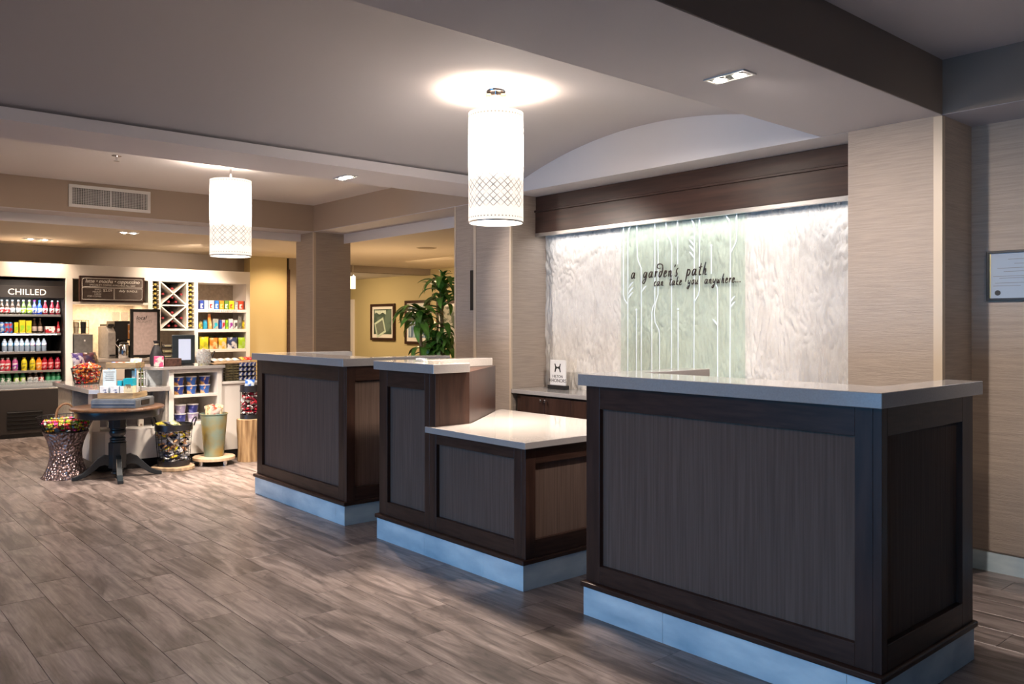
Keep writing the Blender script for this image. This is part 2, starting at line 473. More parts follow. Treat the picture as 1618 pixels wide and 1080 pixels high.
struct('ceiling_far_hall', MB().box(XL, -12.25, 6.3, 8.52, 2.19, 2.28), 'white_paint')
struct('wall_far_end', MB().box(XL - .1, XL, YF, YB, 0, TOP), 'olive')
struct('trim_2', MB().box(-14.78, -14.66, 8.48, 8.515, 0, 1.795), 'white_paint', bevel=0.004)
# street side: piers between glazed openings (out of the picture)
for i, (a, b) in enumerate(((XL, -7.2), (-4.75, -4.6), (-2.1, -1.95), (0.7, XR))):
    struct('wall_street_%d' % (i + 1), MB().box(a, b, YF - 0.12, YF, 0, TOP), 'grass')
struct('wall_street_5', MB().box(-7.2, 0.7, YF - 0.12, YF, 2.2, TOP), 'grass')

# ================================================================== RECEPTION BACK WALL
# carved stone wall: real ripples in the mesh
def stone():
    nx, nz = 440, 170
    x0, x1, z0, z1 = -5.06, -2.22, 0.70, 2.12
    vs, fs = [], []
    for j in range(nz + 1):
        z = z0 + (z1 - z0) * j / nz
        for i in range(nx + 1):
            x = x0 + (x1 - x0) * i / nx
            wv = noise.noise(Vector((x * 3, 0, z * 2.2))) * 0.5
            h = noise.noise(Vector((x * 30 + wv * 4, 1.3, z * 7 + wv * 5))) * 0.75 + noise.noise(Vector((x * 62, 4.1, z * 14 + wv * 4))) * 0.4
            h = abs(h) ** 0.8
            vs.append((x, 4.768 - 0.028 * h, z))
    for j in range(nz):
        for i in range(nx):
            a = j * (nx + 1) + i; fs.append((a, a + 1, a + nx + 2, a + nx + 1))
    mb = MB(); mb.v = vs; mb.f = fs
    return mb
M['stone'] = mat('carved_limestone', (0.70, 0.67, 0.62), 0.75, var=0.08, vs=10, vst=(1, 1, 0.5), bump=0.9, bs=40, bst=(1.3, 1, 0.45))
sw = struct('wall_feature', MB().box(-5.06, -2.2, 4.772, 4.92, 0, 2.357), 'stone')
st = stone().obj('carved_stone_face', 'stone', sw, smooth=True)

# dark wooden valance
v = thing('valance', 'long dark wooden valance with a steel bottom edge above the stone wall', 'valance', (-3.65, 4.70, 2.02))
MB().box(-5.052, -2.222, 4.64, 4.70, 2.235, 2.353).obj('upper_board', 'valance', v, bevel=0.003)
MB().box(-5.056, -2.222, 4.625, 4.70, 2.222, 2.240).obj('ledge', 'valance', v, bevel=0.003)
MB().box(-5.052, -2.222, 4.635, 4.70, 2.050, 2.222).obj('lower_board', 'valance', v, bevel=0.002)
MB().box(-5.050, -2.222, 4.632, 4.66, 2.022, 2.050).obj('steel_edge', 'steel', v, bevel=0.002)
MB().box(-5.050, -2.222, 4.70, 4.766, 2.10, 2.353).obj('backing', 'valance', v)

# glass panel with etched reeds and raised lettering
g = thing('etched_glass', 'green tinted glass panel with white etched reeds and brown script lettering on the stone wall', 'glass panel', (-3.65, 4.74, 0.80))
MB().box(-4.187, -3.109, 4.722, 4.732, 0.80, 2.06).obj('pane', 'green_glass', g, bevel=0.001)
for px_ in (-4.12, -3.18):
    for pz_ in (0.95, 1.98):
        MB().lathe([(0.011, 0.0), (0.011, 0.004)], (0, 0, 0), 10)
def etch(pts, r=0.0042):
    w = []
    for cx, cy in pts:
        p = at(960 + cx / 4, 330 + cy / 4, y=4.72); w.append((p.x, 4.720, p.z))
    m_ = MB(); n = len(w); vs = []; fs = []
    for i, p in enumerate(w):
        a = Vector(w[max(0, i - 1)]); b = Vector(w[min(n - 1, i + 1)]); t = (b - a).normalized()
        s = Vector((t.z, 0, -t.x)) * r
        for q in (Vector(p) + s, Vector(p) - s): vs += [q, q + Vector((0, 0.0022, 0))]
    for i in range(n - 1):
        a = i * 4; b = a + 4
        fs += [(a, b, b + 2, a + 2), (a, a + 1, b + 1, b), (a + 2, b + 2, b + 3, a + 3)]
    fs += [(0, 2, 3, 1), (4 * n - 4, 4 * n - 3, 4 * n - 1, 4 * n - 2)]
    m_.add(vs, fs); return m_
stems = [[(100, 100), (100, 540), (106, 570), (124, 598)], [(152, 98), (136, 125), (128, 165), (127, 1120)],
         [(185, 100), (187, 300), (196, 335), (213, 375), (213, 1120)], [(298, 88), (298, 590), (286, 620), (279, 655), (278, 1120)],
         [(318, 205), (318, 540), (300, 605), (295, 660), (300, 715), (324, 765), (328, 800), (328, 1120)],
         [(368, 80), (372, 150), (398, 200), (405, 235), (403, 1120)], [(442, 72), (442, 350)], [(445, 645), (445, 1120)],
         [(528, 62), (542, 90), (548, 120), (545, 1120)], [(580, 52), (580, 510), (572, 545), (548, 585)], [(655, 235), (655, 410)],
         [(684, 478), (693, 495), (695, 530), (695, 1120)], [(746, 38), (768, 72), (776, 110), (773, 1120)],
         [(815, 28), (815, 190), (804, 225), (777, 275)], [(182, 640), (182, 1120)]]
for p in stems: etch(p).obj('etched_reed', 'etched', g)
def leaf_etch(cx, cy, sgn, L=22):
    pts = [(0, 0), (0.35, 0.28), (0.75, 0.22), (1, 0), (0.7, -0.05), (0.3, -0.05)]
    w = []
    for a, b in pts:
        p = at(960 + (cx + sgn * (a * L * 0.75 - b * L * 0.4)) / 4, 330 + (cy - a * L - b * L * 0.6) / 4, y=4.72); w.append((p.x, p.z))
    return MB().prism(w, 4.7185, 4.7222, 'y')
for q in [(133, 500, 1), (133, 535, 1), (131, 565, 1), (216, 525, 1), (546, 235, -1), (546, 272, -1), (545, 310, -1), (693, 735, -1), (776, 590, 1), (776, 625, 1)]:
    leaf_etch(q[0], q[1], q[2], 42).obj('etched_leaf', 'etched', g)
for q in [(182, 636), (445, 632), (318, 200), (655, 230)]:
    p = at(960 + q[0] / 4, 330 + q[1] / 4, y=4.72)
    MB().prism([(p.x + 0.009 * math.cos(i * PI / 4), p.z + 0.009 * math.sin(i * PI / 4)) for i in range(8)], 4.7185, 4.7222, 'y').obj('etched_bud', 'etched', g)
# handwritten letters
GL = {
 'a': (1.15, [[(.8, .85), (.5, 1), (.15, .7), (.1, .25), (.35, .02), (.65, .3), (.86, .97), (.84, .25), (.95, .02), (1.15, .15)]]),
 'g': (1.1, [[(.8, .85), (.5, 1), (.15, .7), (.12, .3), (.35, .05), (.65, .35), (.86, .97), (.8, -.3), (.5, -.95), (.08, -.85), (.2, -.45), (1.05, .12)]]),
 'r': (.8, [[(.02, .9), (.18, .95), (.2, .5), (.17, 0)], [(.2, .55), (.42, .95), (.72, .86)]]),
 'D': (.95, [[(.75, .75), (.42, .95), (.12, .6), (.15, .12), (.45, .05), (.72, .5), (.88, 1.2), (.7, 1.9), (.1, 2.2), (-.6, 2.1), (-.65, 1.65), (-.05, 1.45), (.3, 1.55)]]),
 'e': (.9, [[(.1, .45), (.55, .6), (.66, .88), (.4, 1), (.12, .6), (.2, .08), (.5, 0), (.88, .25)]]),
 'n': (1.0, [[(.05, .95), (.16, .5), (.14, 0)], [(.16, .55), (.42, .97), (.64, .8), (.62, .2), (.76, 0), (1, .15)]]),
 "'": (.3, [[(.15, 1.95), (.07, 1.5)]]),
 's': (.8, [[(.62, 1.35), (.3, 1.05), (.28, .72), (.52, .42), (.46, .1), (.2, 0), (-.02, .15)]]),
 'p': (1.0, [[(.2, 1.1), (.14, .3), (.02, -1.0)], [(.18, .7), (.5, 1), (.82, .7), (.7, .2), (.4, .03), (.18, .2)]]),
 't': (.75, [[(.38, 1.9), (.25, .4), (.4, 0), (.7, .15)], [(-.02, 1.22), (.75, 1.3)]]),
 'h': (1.0, [[(.42, 2.05), (.22, 1), (.13, 0)], [(.15, .5), (.45, .97), (.65, .8), (.62, .2), (.78, 0), (1, .15)]]),
 'c': (.85, [[(.7, .8), (.45, 1), (.12, .6), (.2, .08), (.5, 0), (.85, .25)]]),
 'k': (.95, [[(.4, 1.95), (.22, 1), (.13, 0)], [(.72, 1), (.2, .5), (.72, .02), (.95, .12)]]),
 'y': (1.0, [[(.1, 1), (.13, .4), (.38, .15), (.7, .6)], [(.86, 1), (.74, 0), (.48, -.85), (.12, -.95), (.1, -.6), (.95, .12)]]),
 'o': (.95, [[(.45, 1), (.12, .6), (.25, .05), (.6, .15), (.76, .7), (.45, 1), (.92, .92)]]),
 'u': (1.1, [[(.08, 1), (.12, .3), (.35, .03), (.65, .35), (.8, 1)], [(.8, 1), (.8, .2), (.92, 0), (1.1, .15)]]),
 'w': (1.25, [[(.08, 1), (.14, .2), (.4, .08), (.6, .8), (.62, .2), (.9, .08), (1.12, 1)]]),
 '.': (.5, [[(.10, .0), (.2, .06), (.16, .16), (.08, .1)]]),
}
def handwriting(s, x, z, size, adv, sp, th, slope):
    for ch in s:
        if ch == ' ': x += sp; continue
        w, strokes = GL[ch]
        mb = MB()
        for stq in strokes:
            pp = spline([(a, b, 0) for a, b in stq], 4)
            pts = [(x + (p.x + 0.22 * p.y) * size * 0.8, 4.711, z + slope * 0 + p.y * size) for p in pp]
            n = len(pts)
            mb.tube(pts, th, 5, rs=[th * (0.65 + 0.5 * math.sin(PI * min(1, (i + .8) / (n))) ) for i in range(n)])
        mb.obj('letter', 'letter', g, smooth=True)
        x += w * size * adv
    return x
p0 = at(997, 437, y=4.711)
xe = handwriting("a garDen's path", p0.x, 1.638, 0.043, 1.09, 0.062, 0.0046, 0)
p0 = at(1033, 450, y=4.711)
xe2 = handwriting("can take you anywhere...", p0.x, 1.576, 0.031, 1.0, 0.046, 0.0037, 0)

# low back cabinet under the stone wall
cb = thing('back_cabinet', 'low dark wooden cabinet with thin stone top along the stone wall', 'cabinet', (-3.6, 4.55, 0))
MB().box(-5.01, -2.24, 4.40, 4.730, 0.08, 0.742).obj('body', 'wood_v', cb)
MB().box(-5.045, -2.225, 4.365, 4.734, 0.743, 0.775).obj('counter_top', 'quartz', cb, bevel=0.003)
MB().box(-5.0, -2.25, 4.44, 4.73, 0, 0.08).obj('plinth', 'black', cb)
x = -4.955; k = 0
while x < -2.8:
    for j in range(2):
        d = MB().box(x + 0.003, x + 0.283, 4.382, 4.399, 0.10, 0.728).obj('door', 'wood_v', cb, bevel=0.002)
        kx = x + 0.262 if j == 0 else x + 0.024
        kb = MB(); kb.lathe([(0.005, 0), (0.005, 0.014), (0.011, 0.018), (0.011, 0.026), (0.006, 0.03)], (0, 0, 0), 10)
        kb.v = [(kx + a, 4.382 - c, 0.705 + b) for a, b, c in kb.v]
        kb.obj('knob', 'chrome', d, smooth=True)
        x += 0.286
    MB().box(x, x + 0.022, 4.384, 4.399, 0.10, 0.728).obj('stile', 'wood_v', cb)
    x += 0.024

# acrylic sign on the cabinet
pz = at(882, 614.5, z=0.776)
sg = thing('acrylic_sign', 'upright clear acrylic sign with black lettering on a black block on the back cabinet', 'sign', (pz.x, pz.y, 0.776))
MB().box(pz.x - 0.095, pz.x + 0.095, pz.y - 0.03, pz.y + 0.03, 0.776, 0.808).obj('base', 'black', sg, bevel=0.002)
MB().box(pz.x - 0.088, pz.x + 0.088, pz.y - 0.006, pz.y + 0.006, 0.8085, 1.01).obj('plate', M['paper'], sg, bevel=0.002)
yy = pz.y - 0.0065
text_mesh('lettering', 'HILTON', 0.032, 'black_print', sg, (pz.x, yy, 0.868), 'y', 'CENTER', ext=0.0005, bold=0.004)
text_mesh('lettering', 'HHONORS', 0.040, 'black_print', sg, (pz.x, yy, 0.832), 'y', 'CENTER', ext=0.0005, bold=0.004)
em = [(-1, 1), (-.72, 1), (-.55, .45), (-.2, .25), (.2, .25), (.55, .45), (.72, 1), (1, 1), (.78, .1), (1, -1), (.72, -1), (.5, -.35), (.2, -.1), (-.2, -.1), (-.5, -.35), (-.72, -1), (-1, -1), (-.78, .1)]
MB().prism([(pz.x + a * 0.036, 0.947 + b * 0.034) for a, b in em], yy - 0.001, yy + 0.0005, 'y').obj('emblem', 'black_print', sg)

# ================================================================== RECEPTION DESKS
QT, QB = 1.077, 1.025
def frame_front(t, x0, x1, z0, z1, px0, px1, pz0, pz1, y, ns='front'):
    """stiles and rails standing 18 mm proud of the recessed panel, facing -y"""
    MB().box(x0, px0, y, y + 0.03, z0, z1).obj('stile', 'wood_v', t, bevel=0.0015)
    MB().box(px1, x1, y, y + 0.03, z0, z1).obj('stile', 'wood_v', t, bevel=0.0015)
    MB().box(px0, px1, y, y + 0.03, pz1, z1).obj('rail', 'wood', t, bevel=0.0015)
    MB().box(px0, px1, y, y + 0.03, z0, pz0).obj('rail', 'wood', t, bevel=0.0015)
    MB().box(px0, px1, y + 0.022, y + 0.03, pz0, pz1).obj('panel', 'panel', t)
def frame_side(t, y0, y1, z0, z1, py0, py1, pz0, pz1, x):
    MB().box(x - 0.03, x, y0, py0, z0, z1).obj('stile', 'wood_v', t, bevel=0.0015)
    MB().box(x - 0.03, x, py1, y1, z0, z1).obj('stile', 'wood_v', t, bevel=0.0015)
    MB().box(x - 0.03, x, py0, py1, pz1, z1).obj('rail', 'wood', t, bevel=0.0015)
    MB().box(x - 0.03, x, py0, py1, z0, pz0).obj('rail', 'wood', t, bevel=0.0015)
    MB().box(x - 0.03, x - 0.022, py0, py1, pz0, pz1).obj('panel', 'panel', t)
def grow(poly, d):
    cx = sum(p[0] for p in poly) / len(poly); cy = sum(p[1] for p in poly) / len(poly)
    return [(p[0] + (d if p[0] > cx else -d), p[1] + (d if p[1] > cy else -d)) for p in poly]

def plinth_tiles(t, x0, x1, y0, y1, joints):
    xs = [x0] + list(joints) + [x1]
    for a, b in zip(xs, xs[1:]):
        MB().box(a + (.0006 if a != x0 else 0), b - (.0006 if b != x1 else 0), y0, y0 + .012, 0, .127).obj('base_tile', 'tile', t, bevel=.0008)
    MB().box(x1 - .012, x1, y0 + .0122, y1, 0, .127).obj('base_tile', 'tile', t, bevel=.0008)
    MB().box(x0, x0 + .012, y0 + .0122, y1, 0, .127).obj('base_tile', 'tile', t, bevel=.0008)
def u_desk(name, label, x0, x1, pan, spy, joints, yb=3.445):
    t = thing(name, label, 'reception desk', ((x0 + x1) / 2, 3.05, 0), 'reception desks')
    MB().box(x0 + .012, x1 - .012, 2.679, yb, 0, 0.127).obj('plinth', 'grout', t)
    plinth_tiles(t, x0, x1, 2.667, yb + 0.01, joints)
    MB().box(x0 - 0.012, x1 + 0.012, 2.655, yb + 0.02, 0.127, 0.151).obj('base_moulding', 'wood', t, bevel=0.006)
    MB().box(x0 + 0.02, x1 - 0.03, 2.712, 2.94, 0.151, QB).obj('body', 'wood_v', t)
    MB().box(x0 + 0.005, x0 + 0.13, 2.94, yb, 0.151, QB).obj('side_wall', 'wood_v', t)
    MB().box(x1 - 0.13, x1 - 0.03, 2.94, yb, 0.151, QB).obj('side_wall', 'wood_v', t)
    MB().box(x0 + 0.13, x1 - 0.13, 2.94, yb - 0.02, 0.70, 0.73).obj('worktop', 'quartz', t, bevel=0.002)
    frame_front(t, x0 + 0.003, x1 - 0.0315, 0.151, QB, pan[0], pan[1], 0.230, 0.924, 2.682)
    frame_side(t, 2.682, yb, 0.151, QB, spy[0], spy[1], 0.240, 0.930, x1 - 0.001)
    o0, o1 = x0 - 0.016, x1 + 0.016
    top = [(o0, 2.646), (o1, 2.646), (o1, yb + 0.055), (o1 - 0.137, yb + 0.055), (o1 - 0.137, 2.940), (o0 + 0.137, 2.940), (o0 + 0.137, yb), (o0, yb)]
    MB().prism(top, QB, QT).obj('counter_top', 'quartz', t, bevel=0.003)
    return t
u_desk('reception_desk', 'nearest and widest dark wooden reception desk, with a pale stone counter in one level', -2.587, -1.247, (-2.503, -1.340), (2.722, 3.344), (-2.14, -1.36))
u_desk('reception_desk', 'farthest dark wooden reception desk in one level, beside the snack shop', -6.095, -4.722, (-6.002, -4.826), (2.745, 3.344), (-5.62, -4.84))

t = thing('reception_desk', 'middle dark wooden reception desk with a lowered counter beside its raised part', 'reception desk', (-3.65, 3.1, 0), 'reception desks')
bp_ = [(-4.33, 2.667), (-2.993, 2.667), (-2.993, 3.555), (-4.33, 3.555)]
MB().box(-4.318, -3.005, 2.679, 3.545, 0, .127).obj('plinth', 'grout', t)
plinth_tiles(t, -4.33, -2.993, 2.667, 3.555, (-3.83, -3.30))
MB().prism(grow(bp_, 0.012), 0.127, 0.151).obj('base_moulding', 'wood', t, bevel=0.006)
MB().box(-3.77, -3.022, 2.712, 3.545, 0.151, 0.693).obj('low_body', 'wood_v', t)
MB().prism([(-4.315, 2.712), (-3.748, 2.712), (-3.748, 2.925), (-4.205, 3.50), (-4.315, 3.50)], 0.151, QB).obj('raised_body', 'wood_v', t, bevel=0.0015)
MB().box(-4.205, -3.77, 2.94, 3.545, 0.151, 0.693).obj('low_body', 'wood_v', t)
frame_front(t, -4.327, -3.80, 0.151, QB, -4.237, -3.847, 0.231, 0.925, 2.682)
MB().box(-3.80, -3.745, 2.682, 2.712, 0.151, QB).obj('stile', 'wood_v', t, bevel=0.0015)
frame_front(t, -3.80 + 0.0551, -3.0245, 0.151, 0.693, -3.735, -3.079, 0.231, 0.634, 2.682)
frame_side(t, 2.682, 3.545, 0.151, 0.693, 2.749, 3.46, 0.238, 0.612, -2.994)
MB().box(-3.775, -3.745, 2.712, 2.742, 0.72, QB).obj('stile', 'wood_v', t, bevel=0.0015)
MB().prism([(-3.80, 2.650), (-2.962, 2.650), (-2.962, 3.585), (-4.25, 3.585), (-4.20, 3.503), (-3.742, 2.928), (-3.742, 2.680), (-3.80, 2.680)], 0.694, 0.728).obj('low_counter_top', 'quartz', t, bevel=0.003)
MB().prism([(-4.340, 2.648), (-3.716, 2.648), (-3.716, 2.906), (-4.203, 2.906), (-4.203, 3.475), (-4.340, 3.475)], QB, QT).obj('counter_top', 'quartz', t, bevel=0.003)

# small things on the middle desk's raised counter
q = at(655, 571, z=QT + 0.001)
ch = thing('card_holder', 'small clear plastic card holder on the raised counter of the middle desk', 'card holder', (q.x, 2.80, QT + 0.001))
MB().box(q.x - 0.05, q.x + 0.05, 2.785, 2.815, QT + 0.001, QT + 0.006).obj('base', 'clear', ch)
MB().box(q.x - 0.045, q.x + 0.045, 2.806, 2.812, QT + 0.006, QT + 0.022).obj('back_plate', 'clear', ch)
tag(MB().box(q.x - 0.04, q.x + 0.04, 2.789, 2.804, QT + 0.0062, QT + 0.018).obj('card_stack', 'paper'), 'low stack of white cards in the clear holder on the middle desk', 'cards')

# framed certificate
fr = thing('framed_certificate', 'certificate in a thin black frame on the wall beside the right column', 'picture', (-1.45, 4.752, 1.42))
cx0, cx1, cz0, cz1 = -1.650, -1.270, 1.422, 1.681
for b in ((cx0, cx1, cz1 - 0.012, cz1), (cx0, cx1, cz0, cz0 + 0.012), (cx0, cx0 + 0.012, cz0 + 0.012, cz1 - 0.012), (cx1 - 0.012, cx1, cz0 + 0.012, cz1 - 0.012)):
    MB().box(b[0], b[1], 4.735, 4.757, b[2], b[3]).obj('frame_side', 'black', fr, bevel=0.001)
M['cert'] = mat('certificate_reflection_tint', (0.42, 0.50, 0.60), 0.08, coat=1.0)  # blue-grey of the reflected window is put into the sheet colour
sh = MB().box(cx0 + 0.012, cx1 - 0.012, 4.745, 4.756, cz0 + 0.012, cz1 - 0.012).obj('sheet', 'cert', fr)
MB().box(cx0 + 0.0135, cx0 + 0.019, 4.7445, 4.746, cz0 + 0.014, cz1 - 0.014).obj('gold_fillet', mat('gold', (0.6, 0.5, 0.22), 0.3, 0.8), fr)
ln = MB()
for z, a, b in ((1.635, .10, .28), (1.612, .13, .25), (1.590, .05, .33), (1.572, .08, .30), (1.548, .03, .34), (1.538, .06, .28), (1.513, .04, .18), (1.513, .22, .34), (1.498, .03, .16), (1.498, .21, .33)):
    ln.box(cx0 + a, cx0 + b, 4.7442, 4.7452, z - 0.0012, z + 0.0012)
ln.obj('text_lines', 'grey_print', sh)
MB().prism([(cx0 + 0.052 + 0.014 * math.cos(i * PI / 8), 1.462 + 0.014 * math.sin(i * PI / 8)) for i in range(16)], 4.743, 4.7452, 'y').obj('seal', 'black_print', sh)

# thin dark panel on the pier
tag(MB().box(-5.72, -5.66, 4.47, 4.481, 1.42, 1.77).obj('wall_screen', 'black', bevel=0.003), 'thin dark upright screen on the pier beside the left column', 'screen')

# ================================================================== CEILING FITTINGS
def shade_mat():
    m = bpy.data.materials.new('pierced_shade'); m.use_nodes = True
    nt = m.node_tree; b = nt.nodes['Principled BSDF']; L = nt.links.new
    b.inputs['Base Color'].default_value = (0.42, 0.41, 0.39, 1); b.inputs['Roughness'].default_value = 0.8
    b.inputs['Emission Color'].default_value = (1.0, 0.88, 0.77, 1)
    tc = nd(nt, 'ShaderNodeTexCoord'); sp = nd(nt, 'ShaderNodeSeparateXYZ'); L(tc.outputs['Object'], sp.inputs[0])
    an = nd(nt, 'ShaderNodeMath', operation='ARCTAN2'); L(sp.outputs['Y'], an.inputs[0]); L(sp.outputs['X'], an.inputs[1])
    def fn(op, a, bb=None, c=None):
        n = nd(nt, 'ShaderNodeMath', operation=op)
        for i, q in enumerate((a, bb, c)):
            if q is None: continue
            if isinstance(q, (int, float)): n.inputs[i].default_value = q
            else: L(q, n.inputs[i])
        return n.outputs[0]
    u = fn('MULTIPLY', an.outputs[0], 12 / (2 * PI)); vv = fn('MULTIPLY', sp.outputs['Z'], 12.5)
    fu = fn('ABSOLUTE', fn('SUBTRACT', fn('FRACT', u), 0.5)); fv = fn('ABSOLUTE', fn('SUBTRACT', fn('FRACT', vv), 0.5))
    d1 = fn('ABSOLUTE', fn('SUBTRACT', fu, fv))                       # diagonal crosses
    d2 = fn('ADD', fu, fv)
    cross = fn('LESS_THAN', fn('ADD', d1, fn('MULTIPLY', d2, 0.05)), 0.055)
    ring = fn('LESS_THAN', fn('ABSOLUTE', fn('SUBTRACT', d2, 0.5)), 0.035)
    pat = fn('MAXIMUM', cross, ring)
    dots = fn('LESS_THAN', fn('ADD', fn('POWER', fn('SUBTRACT', fn('FRACT', fn('MULTIPLY', u, 4)), 0.5), 2), fn('POWER', fn('MULTIPLY', fn('SUBTRACT', sp.outputs['Z'], 0.026), 60), 2)), 0.05)
    dots2 = fn('LESS_THAN', fn('ADD', fn('POWER', fn('SUBTRACT', fn('FRACT', fn('MULTIPLY', u, 4)), 0.5), 2), fn('POWER', fn('MULTIPLY', fn('SUBTRACT', sp.outputs['Z'], 0.612), 60), 2)), 0.05)
    band = fn('MAXIMUM', fn('MULTIPLY', fn('GREATER_THAN', sp.outputs['Z'], 0.08), fn('LESS_THAN', sp.outputs['Z'], 0.32)),
              fn('MULTIPLY', fn('GREATER_THAN', sp.outputs['Z'], 0.40), fn('LESS_THAN', sp.outputs['Z'], 0.56)))
    pat = fn('MAXIMUM', fn('MULTIPLY', pat, band), fn('MAXIMUM', dots, dots2))
    # the bulb sits mid-height: the cloth glows most beside it
    g1 = fn('SUBTRACT', 1.0, fn('MINIMUM', fn('ABSOLUTE', fn('MULTIPLY', fn('SUBTRACT', sp.outputs['Z'], 0.42), 5.6)), 1.0))
    base = fn('ADD', fn('MULTIPLY', g1, SH_GAIN), SH_BASE)
    e = fn('MULTIPLY', base, fn('SUBTRACT', 1.0, fn('MULTIPLY', pat, 0.75)))
    L(e, b.inputs['Emission Strength'])
    return m
M['bronze'] = mat('bronze_fitting', (.30, .19, .12), .35, .7)
SH_GAIN, SH_BASE = 10.5, 0.80
M['shade'] = shade_mat()
M['diffuser'] = mat('glowing_diffuser', (0.8, 0.8, 0.78), 0.6, emit=(1.0, 0.90, 0.78), es=5.0)
M['bulb'] = mat('bulb', (0.9, 0.9, 0.9), 0.4, emit=(1.0, 0.86, 0.70), es=60.0)
def pendant(label, x, y, zc, r, z0, z1, power):
    t = thing('pendant_lamp', label, 'lamp', (x, y, z0), 'drum pendant lamps')
    MB().lathe([(0.055, zc - z0 - 0.018), (0.06, zc - z0 - 0.012), (0.06, zc - z0)], (x, y, z0), 20).obj('canopy', 'chrome', t, smooth=True)
    MB().tube([(x + s_ * .0655, y + s_ * .0756, zc - 0.034) for s_ in (-.62, -.60, -.30, -.28, .28, .30, .60, .62)], .01, 8, rs=[.008, .015, .015, .006, .006, .015, .015, .008]).obj('cross_bar', 'bronze', t, smooth=True)
    MB().lathe([(0.008, z1 - z0 + 0.005), (0.008, zc - z0 - 0.015)], (x, y, z0), 10).obj('stem', 'chrome', t, smooth=True)
    MB().lathe([(0.022, z1 - z0 - 0.01), (0.012, z1 - z0 + 0.03), (0.008, z1 - z0 + 0.055)], (x, y, z0), 12).obj('stem_collar', 'chrome', t, smooth=True)
    H = z1 - z0
    prof = [(r, 0), (r, H), (r - 0.004, H), (r - 0.004, 0), (r, 0)]
    MB().lathe(prof, (x, y, z0), 64, cap=False).obj('shade', 'shade', t, smooth=True)
    MB().lathe([(r - 0.007, 0.010), (r - 0.007, 0.014)], (x, y, z0), 40).obj('diffuser', 'diffuser', t)
    rim = MB().lathe([(r + 0.001, -0.002), (r + 0.001, 0.006), (r - 0.006, 0.006), (r - 0.006, -0.002), (r + 0.001, -0.002)], (x, y, z0), 48, cap=False).obj('bottom_rim', 'steel', t)
    for k in range(3):
        a = 2 * PI * k / 3 + 0.4
        MB().tube([(x + 0.01 * math.cos(a), y + 0.01 * math.sin(a), z1 - 0.008), (x + (r - 0.004) * math.cos(a), y + (r - 0.004) * math.sin(a), z1 - 0.008)], 0.003, 6).obj('spider_arm', 'chrome', t)
    lamp('POINT', 'pendant_bulb', (x, y, z0 + H * 0.77), power, (1.0, 0.78, 0.60), 0.09)
    lamp('SPOT', 'pendant_down_light', (x, y, z0 - 0.01), power * 4.4, (1.0, 0.82, 0.66), r * 0.8, (0, 0, -1), 1.95, 1.0)
    return t
pendant('drum pendant lamp with a pierced white shade above the reception desks', -3.690, 3.075, vz(-3.69), 0.160, 1.886, 2.522, 66)
pendant('drum pendant lamp with a pierced white shade above the walkway before the snack shop', -6.72, 2.73, 2.655, 0.166, 1.862, 2.490, 80)

M['spot_lens'] = mat('lit_lamp_lens', (0.9, 0.9, 0.9), 0.3, emit=(1.0, 0.88, 0.74), es=40)
M['trim_white'] = mat('white_metal_trim', (0.8, 0.79, 0.77), 0.35, emit=None)
def downlight(label, cx, cy, z, along, n=2, L=0.20, Wd=0.095, power=20, ang=1.5, blend=0.5, col=NEUTRAL, aim=(0, 0, -1), aim2=None):
    t = thing('downlight', label, 'lamp', (cx, cy, z), 'recessed twin downlights')
    def bx(a0, a1, b0, b1, z0, z1):
        return MB().box(cx + a0, cx + a1, cy + b0, cy + b1, z0, z1) if along == 'x' else MB().box(cx + b0, cx + b1, cy + a0, cy + a1, z0, z1)
    h, w = L / 2, Wd / 2
    for b in ((-h, h, -w, -w + .010), (-h, h, w - .010, w), (-h, -h + .010, -w + .010, w - .010), (h - .010, h, -w + .010, w - .010)):
        bx(*b, z - 0.006, z).obj('trim_side', 'trim_white', t)
    bx(-h + .010, h - .010, -w + .010, w - .010, z - 0.0018, z - 0.0006).obj('well', 'black', t)
    for k in range(n):
        a = (k - (n - 1) / 2) * L * 0.48
        px_, py_ = (cx + a, cy) if along == 'x' else (cx, cy + a)
        MB().lathe([(0.030, -0.006), (0.036, -0.004), (0.036, -0.0015)], (px_, py_, z), 16).obj('reflector_ring', 'chrome', t, smooth=True)
        MB().lathe([(0.012, -0.014), (0.024, -0.010), (0.028, -0.006)], (px_, py_, z), 14).obj('lens', 'spot_lens', t, smooth=True)
        lamp('SPOT', 'downlight_beam', (px_, py_, z - 0.03), power * (1.1 if (aim2 and k == 0) else 1), col, 0.03, aim2 if (aim2 and k == 0) else aim, 1.0 if (aim2 and k == 0) else ang, blend)
    return t
downlight('twin recessed downlight lit in the soffit above the nearest desk', -2.055, 3.01, 2.355, 'x', power=88, ang=2.7, blend=0.8, aim=(-0.05, 0.45, -1), aim2=(-1.6, 1.75, -1.0))
downlight('twin recessed downlight in the left beam near the far desk', -5.27, 2.985, 2.355, 'x', power=75, ang=2.0, blend=0.8, aim2=(0.9, 1.75, -1.0))
downlight('twin recessed downlight in the shop ceiling above the drinks cooler', -10.68, 2.085, 2.27, 'y', L=0.30, power=45, ang=2.2, blend=0.8, col=WARM)
downlight('twin recessed downlight in the shop ceiling before the coffee sign', -9.28, 2.665, 2.27, 'y', L=0.20, power=45, ang=2.2, blend=0.8, col=WARM)

